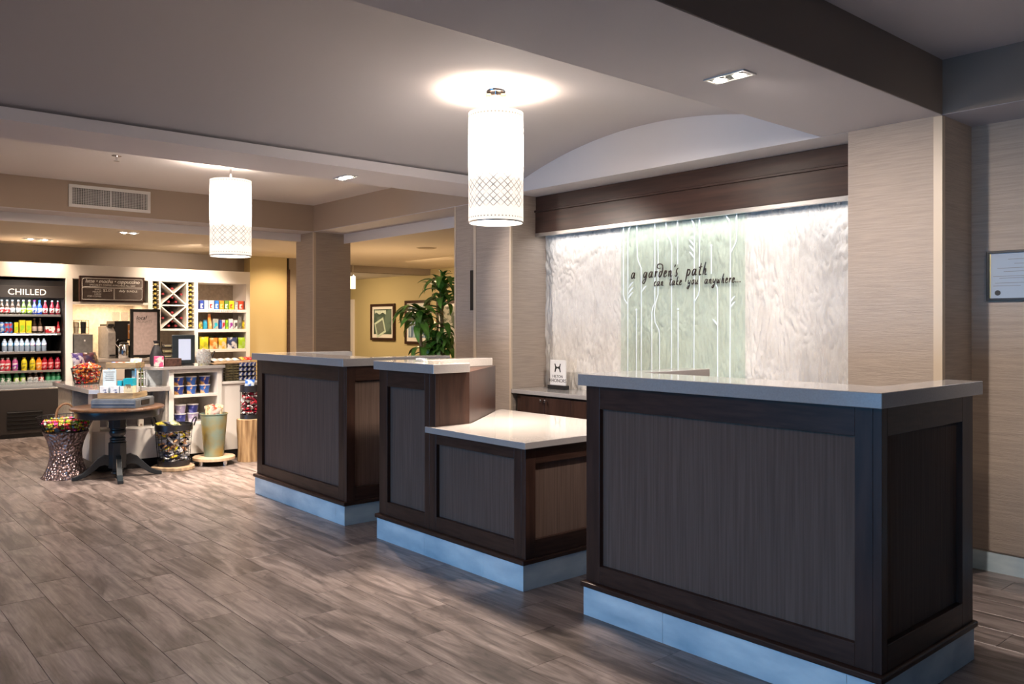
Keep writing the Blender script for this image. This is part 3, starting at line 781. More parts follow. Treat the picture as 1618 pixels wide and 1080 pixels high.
sk = thing('sprinkler_head', 'small ceiling sprinkler head before the snack shop', 'sprinkler', (-7.12, 1.952, 2.655))
MB().lathe([(0.035, -0.004), (0.038, 0.0)], (-7.12, 1.952, 2.655), 14).obj('escutcheon', 'chrome', sk)
MB().lathe([(0.008, -0.04), (0.008, -0.004)], (-7.12, 1.952, 2.655), 8).obj('stem', 'chrome', sk)
MB().lathe([(0.022, -0.044), (0.022, -0.041)], (-7.12, 1.952, 2.655), 12).obj('deflector', 'chrome', sk)
sp_ = thing('ceiling_speaker', 'round flat grille in the warm lit ceiling of the far room', 'speaker', (-8.68, 6.08, 2.27))
MB().lathe([(0.12, -0.006), (0.13, -0.003), (0.13, 0)], (-8.68, 6.08, 2.27), 24).obj('rim', mat('tan_grille', (0.42, 0.34, 0.24), 0.6), sp_)
MB().lathe([(0.105, -0.008), (0.105, -0.005)], (-8.68, 6.08, 2.27), 24).obj('grille', mat('tan_mesh', (0.34, 0.27, 0.19), 0.7), sp_)

vt = thing('air_vent', 'white rectangular air vent grille in the brown header before the shop', 'vent', (-8.63, 2.313, 2.40))
y0, y1, z0, z1 = 1.943, 2.683, 2.408, 2.622
for b in ((y0, y1, z1 - 0.03, z1), (y0, y1, z0, z0 + 0.03), (y0, y0 + 0.03, z0 + 0.03, z1 - 0.03), (y1 - 0.03, y1, z0 + 0.03, z1 - 0.03)):
    MB().box(-8.64, -8.622, b[0], b[1], b[2], b[3]).obj('frame_side', 'trim_white', vt, bevel=0.002)
MB().box(-8.64, -8.638, y0 + .03, y1 - .03, z0 + .03, z1 - .03).obj('backing', 'black', vt)
MB().box(-8.637, -8.624, 2.309, 2.317, z0 + .03, z1 - .03).obj('mullion', 'trim_white', vt)
bars = MB()
for i in range(46):
    y = y0 + 0.038 + i * 0.0147
    bars.box(-8.637, -8.626, y, y + 0.0034, z0 + .03, z1 - .03)
for i in range(9):
    z = z0 + 0.045 + i * 0.0155; bars.box(-8.6375, -8.632, y0 + .03, y1 - .03, z, z + 0.003)
bars.obj('louvre_bars', 'trim_white', vt, kind='stuff')

# ================================================================== FAR ROOM
def framed(label, x0, x1, z0, z1, art):
    t = thing('framed_print', label, 'picture', ((x0 + x1) / 2, 8.50, z0), 'framed prints in the far room')
    for b in ((x0, x1, z1 - 0.05, z1), (x0, x1, z0, z0 + 0.05), (x0, x0 + 0.05, z0 + 0.05, z1 - 0.05), (x1 - 0.05, x1, z0 + 0.05, z1 - 0.05)):
        MB().box(b[0], b[1], 8.47, 8.515, b[2], b[3]).obj('frame_side', 'wood', t, bevel=0.004)
    MB().box(x0 + .05, x1 - .05, 8.49, 8.512, z0 + .05, z1 - .05).obj('mat_board', 'paper', t)
    pc = MB().box(x0 + .11, x1 - .11, 8.485, 8.491, z0 + .12, z1 - .10).obj('print', art[0], t)
    return t, pc
sage = pr((0.06, 0.10, 0.085), (0.13, 0.20, 0.17), 2.5)
t1, pc1 = framed('framed green print of a tilted window frame on the ochre wall, beside the column', -14.0, -13.155, 0.985, 1.684, (sage,))
def tilted(parent, cx, cz, w, h, a, y, m, name):
    R = [(-w, -h), (w, -h), (w, h), (-w, h)]
    q = [(cx + u * math.cos(a) - v_ * math.sin(a), cz + u * math.sin(a) + v_ * math.cos(a)) for u, v_ in R]
    return MB().prism(q, y - 0.0015, y, 'y').obj(name, m, parent)
pale = pm((0.55, 0.68, 0.58), 0.6)
tilted(pc1, -13.66, 1.23, .17, .15, 0.35, 8.485, pale, 'printed_frame'); tilted(pc1, -13.66, 1.23, .13, .11, 0.35, 8.4833, pm((0.16, 0.2, 0.17), 0.6), 'printed_pane')
MB().prism([(-13.85 + 0.05 * i, 1.50 + 0.02 * math.sin(i * 1.4)) for i in range(9)] + [(-13.45, 1.56), (-13.85, 1.56)], 8.483, 8.485, 'y').obj('printed_cloud', pm((0.6, 0.72, 0.66), 0.6), pc1)
blu = pr((0.12, 0.20, 0.36), (0.45, 0.60, 0.75), 9, (3, 1, 0.6))
t2, pc2 = framed('framed blue print on the ochre wall, half behind the potted plant', -12.80, -12.04, 0.933, 1.727, (blu,))
t3, pc3 = framed('framed dark grey print on the ochre wall, mostly behind the plant and the pier', -11.80, -11.10, 0.95, 1.70, (pr((0.07, 0.09, 0.07), (0.35, 0.36, 0.33), 5, (1, 1, 2)),))
hp = thing('small_pendant', 'small lit cylinder pendant hanging in the far hall', 'lamp', (-11.70, 6.76, 1.86))
MB().lathe([(0.042, 0), (0.042, 0.20)], (-11.70, 6.76, 1.865), 16).obj('shade', mat('warm_glass', (0.8, 0.7, 0.5), 0.5, emit=(1.0, 0.78, 0.45), es=2.2), hp, smooth=True)
MB().lathe([(0.03, 0.2), (0.03, 0.22)], (-11.70, 6.76, 1.865), 12).obj('cap', 'chrome', hp)
MB().lathe([(0.005, 0.22), (0.005, 0.405)], (-11.70, 6.76, 1.865), 6).obj('stem', 'chrome', hp)

# potted dracaena in the opening
M['leaf'] = mat('glossy_leaf', (0.11, 0.30, 0.05), 0.32, var=0.25, vs=7, vst=(1, 6, 1), rnd=0.45)
M['bark'] = mat('ringed_cane', (0.30, 0.22, 0.12), 0.8, var=0.3, vs=30, vst=(0.3, 0.3, 3), bump=0.4, bs=20, bst=(.1, .1, 3))
pl = thing('potted_plant', 'tall leafy cane plant in a pot behind the middle desk', 'plant', (-7.33, 5.20, 0))
X0, Y0 = -7.33, 5.20
MB().lathe([(0.15, 0), (0.19, 0.32), (0.20, 0.34), (0.18, 0.34), (0.17, 0.30)], (X0, Y0, 0), 24).obj('pot', pm((0.12, 0.10, 0.09), 0.5), pl, smooth=True)
MB().lathe([(0.168, 0.295), (0.168, 0.30)], (X0, Y0, 0), 20).obj('soil', pm((0.05, 0.035, 0.025), 0.9), pl)
rt = Vector((math.sin(YAW), math.cos(YAW), 0)); fw = Vector((-math.cos(YAW), math.sin(YAW), 0))
base = Vector((X0, Y0, 0))
canes = [(base + rt * -0.10 - fw * .04, base + rt * -0.12 - fw * .05, 1.46), (base + rt * 0.09, base + rt * 0.12, 1.76), (base + fw * .06 + rt * .02, base + rt * 0.03 + fw * .08, 1.16)]
for a, b, h in canes:
    pts = [a.lerp(b, i / 6) + Vector((0.01 * math.sin(i * 2), 0.01 * math.cos(i * 2), 0.29 + (h - 0.29) * i / 6)) for i in range(7)]
    MB().tube(pts, 0.02, 8).obj('cane', 'bark', pl, smooth=True)
def leaf_mesh(L, wd, droop, fold=0.25, n=7):
    mb = MB(); vs = []; fs = []
    for i in range(n + 1):
        u = i / n
        w = wd * (math.sin(PI * min(1, u ** 0.75)) ** 0.8 + 0.06 * (1 - u))
        ang = 0.9 - droop * u
        if i == 0: pos = Vector((0, 0, 0))
        else: pos = pos + Vector((math.cos(ang), 0, math.sin(ang))) * (L / n)
        for s_ in (-1, 0, 1):
            vs.append(pos + Vector((0, s_ * w, abs(s_) * w * fold)))
    for i in range(n):
        for k in range(2):
            a = i * 3 + k; fs.append((a, a + 1, a + 4, a + 3))
    nv = len(vs)
    vs2 = [Vector(p) + Vector((0, 0, -0.0025)) for p in vs]
    fs2 = [tuple(q + nv for q in reversed(f)) for f in fs]
    mb.add(vs + vs2, fs + fs2); me = mb.mesh('leaf'); me.materials.append(M['leaf'])
    for p in me.polygons: p.use_smooth = True
    return me
leaves = [leaf_mesh(0.34, 0.040, 1.9), leaf_mesh(0.38, 0.044, 2.5), leaf_mesh(0.28, 0.042, 1.3), leaf_mesh(0.34, 0.036, 3.0)]
def rosette(c, n, zspread, tilt_lo, tilt_hi, sc=1.0):
    for i in range(n):
        o = bpy.data.objects.new('leaf', random.choice(leaves)); COL.objects.link(o); o.parent = pl
        o.location = c + Vector((0, 0, -zspread * i / n)) - base
        o.rotation_euler = (random.uniform(-.3, .3), -random.uniform(tilt_lo, tilt_hi), i * 2.4 + random.uniform(-.3, .3))
        s_ = sc * random.uniform(.8, 1.15); o.scale = (s_, s_, s_)
tops = [c[1] + Vector((0, 0, c[2])) for c in canes]
rosette(tops[0], 34, 0.20, -0.5, 0.35, 1.0)
rosette(tops[1], 38, 0.30, -0.4, 0.55, 0.95)
rosette(tops[1] + Vector((0, 0, .03)), 4, 0.02, 0.55, 0.75, 0.6)
rosette(tops[2], 30, 0.24, -0.5, 0.3, 0.9)
rosette(tops[1] + Vector((0.02, 0, -.45)), 26, 0.35, -0.6, 0.2, 0.8)
rosette(base + rt * .10 + Vector((0, 0, 1.12)), 18, 0.15, -0.6, 0.1, 0.85)
rosette(base + rt * -.10 + Vector((0, 0, 1.08)), 8, 0.1, -0.6, 0.1, 0.8)

# ================================================================== SNACK SHOP
UX = -10.74
ORD = ['first', 'second', 'third', 'fourth', 'fifth', 'sixth', 'seventh', 'eighth', 'ninth', 'tenth', 'eleventh']
def uy(px): return at(px, 500, x=UX).y

wu = thing('wall_display_unit', 'tall white built-in wall unit framing the cooler, coffee niche, wine rack and snack shelves', 'shelving', (UX, 3.0, 0))
MB().box(-11.40, UX, 1.45, 4.63, 1.835, 2.0).obj('header', 'white', wu, bevel=0.002)
for nm, a, b in (('post', 1.47, 1.535), ('post', 2.388, 2.462), ('post', 3.312, 3.367), ('post', 3.882, 3.932), ('post', 4.576, 4.630)):
    MB().box(-11.40, UX, a, b, 0, 1.835).obj(nm, 'white', wu, bevel=0.002)
MB().box(-11.42, -11.36, 2.462, 3.312, 0, 1.835).obj('back_panel', pm((0.62, 0.52, 0.42), 0.5), wu)
MB().box(-11.36, -11.30, 3.367, 3.882, 0, 1.835).obj('back_panel', pm((0.50, 0.42, 0.33), 0.5), wu)
MB().box(-11.24, -11.19, 3.932, 4.576, 0, 1.835).obj('back_panel', pm((0.42, 0.35, 0.28), 0.5), wu)
MB().box(-11.30, UX, 2.462, 3.312, 1.535, 1.562).obj('niche_shelf', 'white', wu, bevel=0.002)
MB().box(-10.95, -10.93, 2.462, 3.312, 1.562, 1.835).obj('niche_board', pm((0.20, 0.17, 0.13), 0.6), wu)
MB().box(-11.36, -10.12, 2.465, 3.88, 0.868, 0.90).obj('coffee_counter', 'quartz', wu, bevel=0.003)
MB().box(-11.34, -10.17, 2.47, 3.87, 0.0, 0.868).obj('counter_base', 'white', wu)
SH = [1.492, 1.232, 0.970]
for z in SH:
    MB().box(-11.19, UX - 0.002, 3.932, 4.576, z - 0.040, z).obj('shelf', 'white', wu, bevel=0.002)
MB().box(-11.19, UX - 0.002, 3.932, 4.576, 0.70, 0.735).obj('shelf', 'white', wu, bevel=0.002)
MB().box(-11.18, UX - 0.03, 3.94, 4.57, 0.0, 0.70).obj('lower_cabinet', 'white', wu)
text_mesh('shelf_lettering', 'SUNDRIES & ESSENTIALS', 0.036, 'grey_print', wu, (UX + 0.0005, 4.255, 1.459), 'x', 'CENTER', ext=0.0004)
# wine compartments
MB().box(-11.30, UX - 0.004, 3.445, 3.465, 1.235, 1.835).obj('rack_side', 'white', wu)
MB().box(-11.30, UX - 0.004, 3.785, 3.806, 1.235, 1.835).obj('rack_side', 'white', wu)
MB().box(-11.30, UX - 0.004, 3.367, 3.882, 1.215, 1.240).obj('rack_bottom', 'white', wu)
MB().box(-11.30, UX - 0.004, 3.465, 3.785, 1.528, 1.545).obj('rack_shelf', 'white', wu)
for z0 in (1.240, 1.545):
    z1 = z0 + 0.288
    for sgn in (1, -1):
        a, b = (3.465, 3.785) if sgn > 0 else (3.785, 3.465)
        dy = 0.010 * (1 if b > a else -1)
        MB().prism([(a, z0), (a + dy, z0), (b, z1 - 0.010), (b, z1), (b - dy, z1), (a, z0 + 0.010)], -11.28, UX - 0.008, 'x').obj('cross_slat', 'white', wu)
for yy in (3.368, 3.430, 3.808, 3.866):
    pg = MB()
    for k in range(10):
        z = 1.262 + k * 0.0575
        pg.box(-11.2, UX - 0.012, yy, yy + 0.015, z - 0.004, z + 0.004)
    pg.obj('bottle_rails', 'white', wu)
# wine bottles lying neck outwards
def wine_proto(body, cap):
    t = thing('wine_bottle', 'x', 'bottle', (0, 0, 0), 'wine bottles in the rack')
    prof = [(0.030, 0), (0.034, 0.01), (0.034, 0.18), (0.030, 0.21), (0.014, 0.245), (0.0125, 0.275)]
    mb = MB().lathe(prof, (0, 0, 0), 10); mb.v = [(z - 0.30, x, y) for x, y, z in mb.v]; mb.obj('glass_body', body, t, smooth=True)
    mb = MB().lathe([(0.0145, 0.262), (0.0145, 0.30), (0.012, 0.303)], (0, 0, 0), 10); mb.v = [(z - 0.30, x, y) for x, y, z in mb.v]; mb.obj('cap', cap, t, smooth=True)
    return t
gw = wine_proto(mat('olive_bottle_glass', (0.10, 0.085, 0.015), 0.15), pm((0.42, 0.33, 0.08), 0.35))
rw = wine_proto(mat('dark_bottle_glass', (0.03, 0.012, 0.010), 0.15), pm((0.25, 0.03, 0.04), 0.35))
first = {}
def place(proto, loc, label, **k):
    if proto.name not in first:
        first[proto.name] = 1; proto.location = loc; proto['label'] = label
        if k.get('rz') is not None: proto.rotation_euler.z = k['rz']
        if k.get('group'): proto['group'] = k['group']
        if k.get('scale'): proto.scale = k['scale']
        return proto
    return dup(proto, loc, label, **k)
for k in range(10):
    z = 1.275 + 0.0575 * k + 0.034 - 0.0345
    place(gw, (UX - 0.02, 3.406, z + 0.003), 'olive glass wine bottle, %s from the bottom of the narrow column nearest the coffee niche' % ORD[k], group='wine bottles in the narrow columns')
for k in range(10):
    z = 1.275 + 0.0575 * k - 0.0005
    dup(gw, (UX - 0.02, 3.845, z + 0.003), 'olive glass wine bottle, %s from the bottom of the narrow column beside the snack shelves' % ORD[k], group='wine bottles in the narrow columns')
for z0, nm in ((1.240, 'lower'), (1.545, 'upper')):
    for (dy, dz, q) in ((-0.045, 0.037, 'bottom'), (0.045, 0.037, 'bottom'), (0.0, 0.092, 'bottom'), (-0.115, 0.135, 'left'), (0.115, 0.135, 'right'), (0.0, 0.205, 'top')):
        place(rw, (UX - 0.05, 3.625 + dy, z0 + dz), 'dark wine bottle in the %s wedge of the %s wine rack%s' % ({'left': 'niche-side', 'right': 'snack-side'}.get(q, q), nm, '' if q != 'bottom' else (', niche side' if dy < 0 else ', snack side' if dy > 0 else ', resting on two others')), group='wine bottles in the crossed racks')

# ---- menu board
mb_ = thing('menu_board', 'dark framed coffee menu board with white lettering above the coffee niche', 'sign', (UX, 2.89, 1.56))
MB().box(UX + 0.002, UX + 0.03, 2.525, 3.262, 1.562, 1.872).obj('frame', 'wood', mb_, bevel=0.004)
MB().box(UX + 0.03, UX + 0.034, 2.547, 3.240, 1.582, 1.852).obj('board', pm((0.095, 0.072, 0.062), 0.6), mb_)
bx = UX + 0.0345
def rline(pts, w, m=None): MB().tube([(bx, a, b) for a, b in pts], w, 4, closed=True).obj('border_line', 'white_print', mb_)
def rrect(y0, y1, z0, z1, rr):
    pts = []
    for cx, cy, a0, r in ((y1 - rr[0], z1 - rr[0], 0, rr[0]), (y0 + rr[1], z1 - rr[1], 90, rr[1]), (y0 + rr[2], z0 + rr[2], 180, rr[2]), (y1 - rr[3], z0 + rr[3], 270, rr[3])):
        for k in range(5):
            a = math.radians(a0 + 22.5 * k); pts.append((cx + r * math.cos(a), cy + r * math.sin(a)))
    return pts
rline(rrect(2.556, 3.230, 1.742, 1.844, (.006, .03, .004, .004)), 0.0022)
rline(rrect(2.556, 2.905, 1.592, 1.730, (.004, .004, .006, .004)), 0.0022)
rline(rrect(2.912, 3.230, 1.592, 1.730, (.004, .004, .004, .03)), 0.0022)
tx = UX + 0.0345
text_mesh('lettering', 'latte \u2022 mocha \u2022 cappuccino', 0.061, 'white_print', mb_, (tx, 2.893, 1.792), 'x', 'CENTER', shear=0.25, bold=0.010, ext=0.0005, spacing=0.94)
text_mesh('lettering', 'SPECIALTY COFFEE AVAILABLE ALL DAY', 0.029, 'white_print', mb_, (tx, 2.893, 1.755), 'x', 'CENTER', ext=0.0005)
text_mesh('lettering', 'SMALL\nMEDIUM\nLARGE\nICED COFFEE', 0.026, 'white_print', mb_, (tx, 2.765, 1.703), 'x', 'RIGHT', ext=0.0005, line=1.05)
text_mesh('lettering', '$2.09', 0.046, 'white_print', mb_, (tx, 2.782, 1.688), 'x', 'LEFT', ext=0.0005, bold=0.006)
text_mesh('lettering', 'daily', 0.040, 'white_print', mb_, (tx, 2.96, 1.688), 'x', 'LEFT', shear=0.25, bold=0.012, ext=0.0005)
text_mesh('lettering', 'BUNDLE', 0.033, 'white_print', mb_, (tx, 3.05, 1.688), 'x', 'LEFT', ext=0.0005)

# ---- drinks cooler
ck = thing('drinks_cooler', 'tall black open drinks cooler with five lit rows of bottles', 'cooler', (-11.1, 1.96, 0))
Y0c, Y1c = 1.54, 2.384
MB().box(-11.44, -11.40, Y0c, Y1c, 0, 1.80).obj('back', 'black', ck)
MB().box(-11.40, -10.77, Y0c, Y0c + 0.015, 0, 1.80).obj('side', 'black_wood', ck, bevel=0.003)
MB().box(-11.40, -10.77, Y1c - 0.013, Y1c, 0, 1.80).obj('side', 'black_wood', ck, bevel=0.003)
MB().box(-11.40, -10.76, Y0c, Y1c, 1.735, 1.80).obj('top', 'black_wood', ck)
hd = MB().box(-10.80, -10.755, Y0c, Y1c, 1.600, 1.735).obj('sign_header', 'black_wood', ck, bevel=0.003)
text_mesh('sign_lettering', 'CHILLED', 0.098, 'white_print', hd, (-10.7545, 1.995, 1.632), 'x', 'CENTER', ext=0.001, bold=0.004, spacing=1.02)
CZ = [1.407, 1.192, 0.980, 0.762, 0.605]
for z in CZ:
    MB().box(-11.39, -10.83, Y0c + .03, Y1c - .03, z - 0.012, z - 0.001).obj('shelf', 'black', ck)
    MB().box(-10.83, -10.815, Y0c + .03, Y1c - .03, z - 0.022, z + 0.004).obj('shelf_edge', 'steel', ck, bevel=0.001)
MB().box(-10.80, -10.765, Y0c, Y1c, 0.545, 0.56).obj('sill', 'steel', ck, bevel=0.002)
MB().box(-10.79, -10.785, Y0c + .03, Y1c - .03, 0.56, 0.645).obj('front_guard', 'clear', ck)
MB().box(-11.40, -10.77, Y0c, Y1c, 0.05, 0.545).obj('lower_panel', 'black_wood', ck, bevel=0.003)
MB().box(-11.38, -10.80, Y0c + .01, Y1c - .01, 0, 0.05).obj('kick_plate', 'black', ck)
for k in range(5):
    z = 0.10 + k * 0.045
    MB().prism([(-10.769, z), (-10.752, z + 0.006), (-10.752, z + 0.012), (-10.769, z + 0.020)], 1.80, 2.15, 'y').obj('vent_slat', 'black_metal', ck)
MB().box(-10.7695, -10.7685, 1.79, 2.16, 0.085, 0.31).obj('vent_backing', 'black', ck)
lamp('AREA', 'cooler_light', (-10.83, 1.96, 1.592), 3.0, (1.0, 0.97, 0.92), 0.7, (-0.25, 0, -1), size_y=0.03)
lamp('AREA', 'cooler_light_low', (-10.80, 1.96, 1.18), 0.9, (1.0, 0.97, 0.92), 0.7, (-0.3, 0, -1), size_y=0.02)

def cy(px): return (1.724 + 0.00645 * px) * 1.0125
def bottle(name, cat, body, label, cap, h, r, kind='beer', group=None, n=12):
    t = thing(name, 'x', cat, (0, 0, 0), group)
    if kind == 'beer': prof = [(r * .92, 0), (r, .006), (r, h * .50), (r * .85, h * .60), (r * .42, h * .76), (r * .38, h * .93)]
    elif kind == 'water': prof = [(r * .9, 0), (r, .006), (r * .94, h * .2), (r, h * .3), (r * .95, h * .45), (r, h * .66), (r * .8, h * .80), (r * .36, h * .92)]
    elif kind == 'juice': prof = [(r * .92, 0), (r, .008), (r, h * .68), (r * .80, h * .80), (r * .50, h * .90)]
    elif kind == 'can': prof = [(r * .8, 0), (r, .008), (r, h - .012), (r * .82, h - .002)]
    MB().lathe(prof, (0, 0, 0), n).obj('body', body, t, smooth=True)
    zr = {'beer': (.14, .46), 'water': (.46, .66), 'juice': (.16, .58), 'can': (.10, .88)}[kind]
    MB().lathe([(r + .0006, h * zr[0]), (r + .0012, h * zr[0] + .001), (r + .0012, h * zr[1] - .001), (r + .0006, h * zr[1])], (0, 0, 0), n, cap=False).obj('label_band', label, t, smooth=True)
    if kind != 'can':
        rc, z0 = {'beer': (.42, .92), 'water': (.40, .91), 'juice': (.55, .89)}[kind]
        MB().lathe([(r * rc, h * z0), (r * rc, h * .99), (r * rc * .85, h)], (0, 0, 0), n).obj('cap', cap, t, smooth=True)
    else:
        MB().lathe([(r * .80, h - .002), (r * .80, h)], (0, 0, 0), n).obj('lid', cap, t)
    return t
dark = mat('dark_drink', (0.035, 0.018, 0.010), 0.12); dgreen = mat('green_drink_bottle', (0.02, 0.17, 0.06), 0.12)
clear = mat('water_bottle_plastic', (0.22, 0.26, 0.32), 0.15)
W_ = (0.75, 0.73, 0.70); RED = (0.50, 0.02, 0.03); NAVY = (0.02, 0.05, 0.28); BLUE = (0.02, 0.14, 0.55); YEL = (0.75, 0.62, 0.02); LIME = (0.35, 0.60, 0.03); ORA = (0.80, 0.24, 0.02); PUR = (0.28, 0.03, 0.32); TEAL = (0.01, 0.36, 0.50); GRY = (0.30, 0.36, 0.38); MAROON = (0.22, 0.015, 0.03); GOLD = (0.55, 0.42, 0.12); PINK = (0.85, 0.10, 0.28)
BX = -10.885
r1 = [(3, dark, pr(RED, W_, 30), GRY, 'red-and-white labelled'), (11, dark, pr(RED, W_, 31), GRY, 'red-and-white labelled'), (19, dark, pr(GRY, W_, 30), GRY, 'grey labelled'), (28, dark, pr(GRY, W_, 31), GRY, 'grey labelled'),
      (36, pm((.06, .10, .02), .15), pr(LIME, W_, 30), W_, 'green labelled'), (45, pm((.06, .10, .02), .15), pr(LIME, W_, 32), W_, 'green labelled'), (53, pm((.05, .07, .25), .15), pr(W_, NAVY, 25), PUR, 'white-and-navy'), (61, pm((.01, .06, .50), .15), pr(BLUE, W_, 16), BLUE, 'bright blue'),
      (70, pm(MAROON, .15), pr(W_, MAROON, 25), GRY, 'maroon'), (81, pm(MAROON, .15), pr(W_, MAROON, 26), GRY, 'maroon'), (90.5, pm(MAROON, .15), pr(W_, MAROON, 27), GRY, 'maroon')]
for i, (px_, bd, lb, cp, d) in enumerate(r1):
    b = bottle('beer_bottle', 'bottle', bd, lb, pm(cp, .3), 0.168, 0.0262, 'beer', 'bottles on the top cooler row')
    b.location = (BX, cy(px_), CZ[0]); b['label'] = '%s glass bottle, %s from the left on the top cooler row' % (d, ORD[i])
def carton(name, label, cat, x, y, z, sx, sy, sz, m, m2=None, top=None, group=None, rz=0.0, part='front_label', band=(.15, .85, .12, .62)):
    t = thing(name, label, cat, (x, y, z), group)
    t.rotation_euler.z = rz
    a = MB().box(-sx / 2, sx / 2, -sy / 2, sy / 2, 0, sz); a.v = [(p[0] + x, p[1] + y, p[2] + z) for p in a.v]
    a.obj('box', m, t, bevel=min(0.004, sy * .08))
    if m2:
        y0, y1, z0, z1 = band
        q = MB().box(sx / 2 - .001, sx / 2 + .0008, -sy / 2 + sy * y0, -sy / 2 + sy * y1, sz * z0, sz * z1); q.v = [(p[0] + x, p[1] + y, p[2] + z) for p in q.v]
        q.obj(part, m2, t)
    if top:
        q = MB().box(-sx / 2 - .0008, sx / 2 + .0008, -sy / 2 - .0008, sy / 2 + .0008, sz * .8, sz + .001); q.v = [(p[0] + x, p[1] + y, p[2] + z) for p in q.v]
        q.obj('lid', top, t)
    return t
# second row
for i, (px_, c1, c2, d) in enumerate([(3, BLUE, (.5, .55, .6), 'dark blue'), (10, (.10, .35, .65), RED, 'light blue'), (16, (.05, .22, .6), RED, 'blue')]):
    b = bottle('drink_can', 'can', pm(c1, .25, .3), pr(c1, c2, 22), pm((.6, .6, .6), .3, .8), 0.128, 0.0225, 'can', 'cans on the second cooler row')
    b.location = (BX, cy(px_), CZ[1]); b['label'] = '%s slim drink can, %s from the left on the second cooler row' % (d, ORD[i])
for i, (px_, w_, h_, d) in enumerate([(24.5, .040, .125, 'short'), (33.5, .058, .150, 'first tall'), (43.5, .056, .146, 'second tall')]):
    carton('juice_carton', '%s yellow drink carton with green print on the second cooler row' % d, 'carton', BX, cy(px_), CZ[1], .06, w_, h_, pm(YEL, .3), pr(YEL, LIME, 14), pm(YEL, .4), 'cartons in the cooler')
for i, px_ in enumerate((53, 62)):
    b = bottle('cream_label_bottle', 'bottle', dark, pm((.55, .42, .36), .4), pm((.50, .36, .22), .3), 0.172, 0.0245, 'beer', 'cream labelled bottles in the cooler')
    b.location = (BX, cy(px_), CZ[1]); b['label'] = 'dark bottle with cream label, %s in the second cooler row' % ('nearer the cartons' if i == 0 else 'nearer the red pack')
carton('bottle_pack', 'red and white cardboard bottle carrier on the second cooler row', 'pack', BX, cy(77), CZ[1], .10, .105, .080, pr(W_, RED, 22), pr(W_, RED, 30), None)
for i in range(1):
    b = bottle('red_bottle', 'bottle', pm(RED, .2), pr(RED, W_, 25), pm(RED, .3), 0.135, 0.02, 'beer', 'red bottles by the carrier')
    b.location = (BX, cy(91), CZ[1]); b['label'] = 'red bottle with white label beside the red and white carrier in the cooler'
# water
labs = [(0.02, .25, .55), (.02, .30, .50), (.03, .22, .55), (.02, .28, .55), (.02, .38, .45), (.35, .03, .35), (.02, .33, .48), (.25, .20, .45)]
for i in range(8):
    b = bottle('water_bottle', 'bottle', clear, pr(labs[i], W_, 26), pm((.55, .55, .6), .3), 0.152, 0.0275, 'water', 'water bottles on the middle cooler row')
    b.location = (BX, cy([7, 16, 25.5, 33, 41.5, 50, 59, 68][i]), CZ[2]); b['label'] = 'clear water bottle with %s label, %s from the left on the middle cooler row' % ('pink' if i in (5,) else 'blue', ORD[i])
# juices
r4 = [(4, (.55, .06, .10), (RED, W_), 'pink-red'), (12, (.55, .06, .10), (RED, W_), 'pink-red'), (23, (.45, .10, .25), (PUR, W_), 'pink and purple labelled'), (37, (.75, .60, .03), (YEL, (.3, .25, .02)), 'yellow'), (50, (.72, .52, .03), (YEL, (.3, .25, .02)), 'golden'), (60, (.85, .25, .02), (ORA, (.9, .6, .3)), 'orange'),
      (69, (.35, .01, .02), (RED, (.8, .4, .4)), 'deep red'), (79, (.35, .01, .02), (RED, (.8, .4, .4)), 'deep red'), (89.8, (.33, .01, .04), (RED, (.8, .4, .4)), 'deep red')]
for i, (px_, c, (l1, l2), d) in enumerate(r4):
    b = bottle('juice_bottle', 'bottle', pm(c, .15), pr(l1, l2, 26), pm((.6, .55, .55) if i < 3 else c, .3), 0.152, 0.0295, 'juice', 'juice bottles on the fourth cooler row')
    b.location = (BX, cy(px_), CZ[3]); b['label'] = '%s juice bottle, %s from the left on the fourth cooler row' % (d, ORD[i])
r5 = [(4, dgreen, pr((.02, .2, .06), W_, 22), (.02, .3, .1), 'green'), (13, dgreen, pr((.02, .2, .06), W_, 23), (.02, .3, .1), 'green'), (25, dgreen, pr(LIME, W_, 20), (.02, .4, .12), 'lime labelled green'), (35, dgreen, pr(LIME, W_, 21), (.02, .4, .12), 'lime labelled green'),
      (46, dark, pr(W_, GRY, 22), (.6, .6, .6), 'white labelled'), (55, dark, pr(W_, GRY, 23), (.6, .6, .6), 'white labelled'), (64, dark, pr(RED, W_, 22), RED, 'red labelled'), (74.5, dgreen, pr((.03, .25, .1), (.1, .35, .2), 22), (.02, .3, .15), 'clear green'), (83, dgreen, pr((.03, .25, .1), (.1, .35, .2), 23), (.02, .3, .15), 'clear green'), (91, dgreen, pr((.03, .25, .1), (.1, .35, .2), 24), (.02, .3, .15), 'clear green')]
for i, (px_, bd, lb, cp, d) in enumerate(r5):
    b = bottle('soda_bottle', 'bottle', bd, lb, pm(cp, .3), 0.138, 0.0285, 'juice', 'soda bottles on the lowest cooler row')
    b.location = (BX, cy(px_), CZ[4]); b['label'] = '%s soda bottle, %s from the left on the lowest cooler row' % (d, ORD[i])

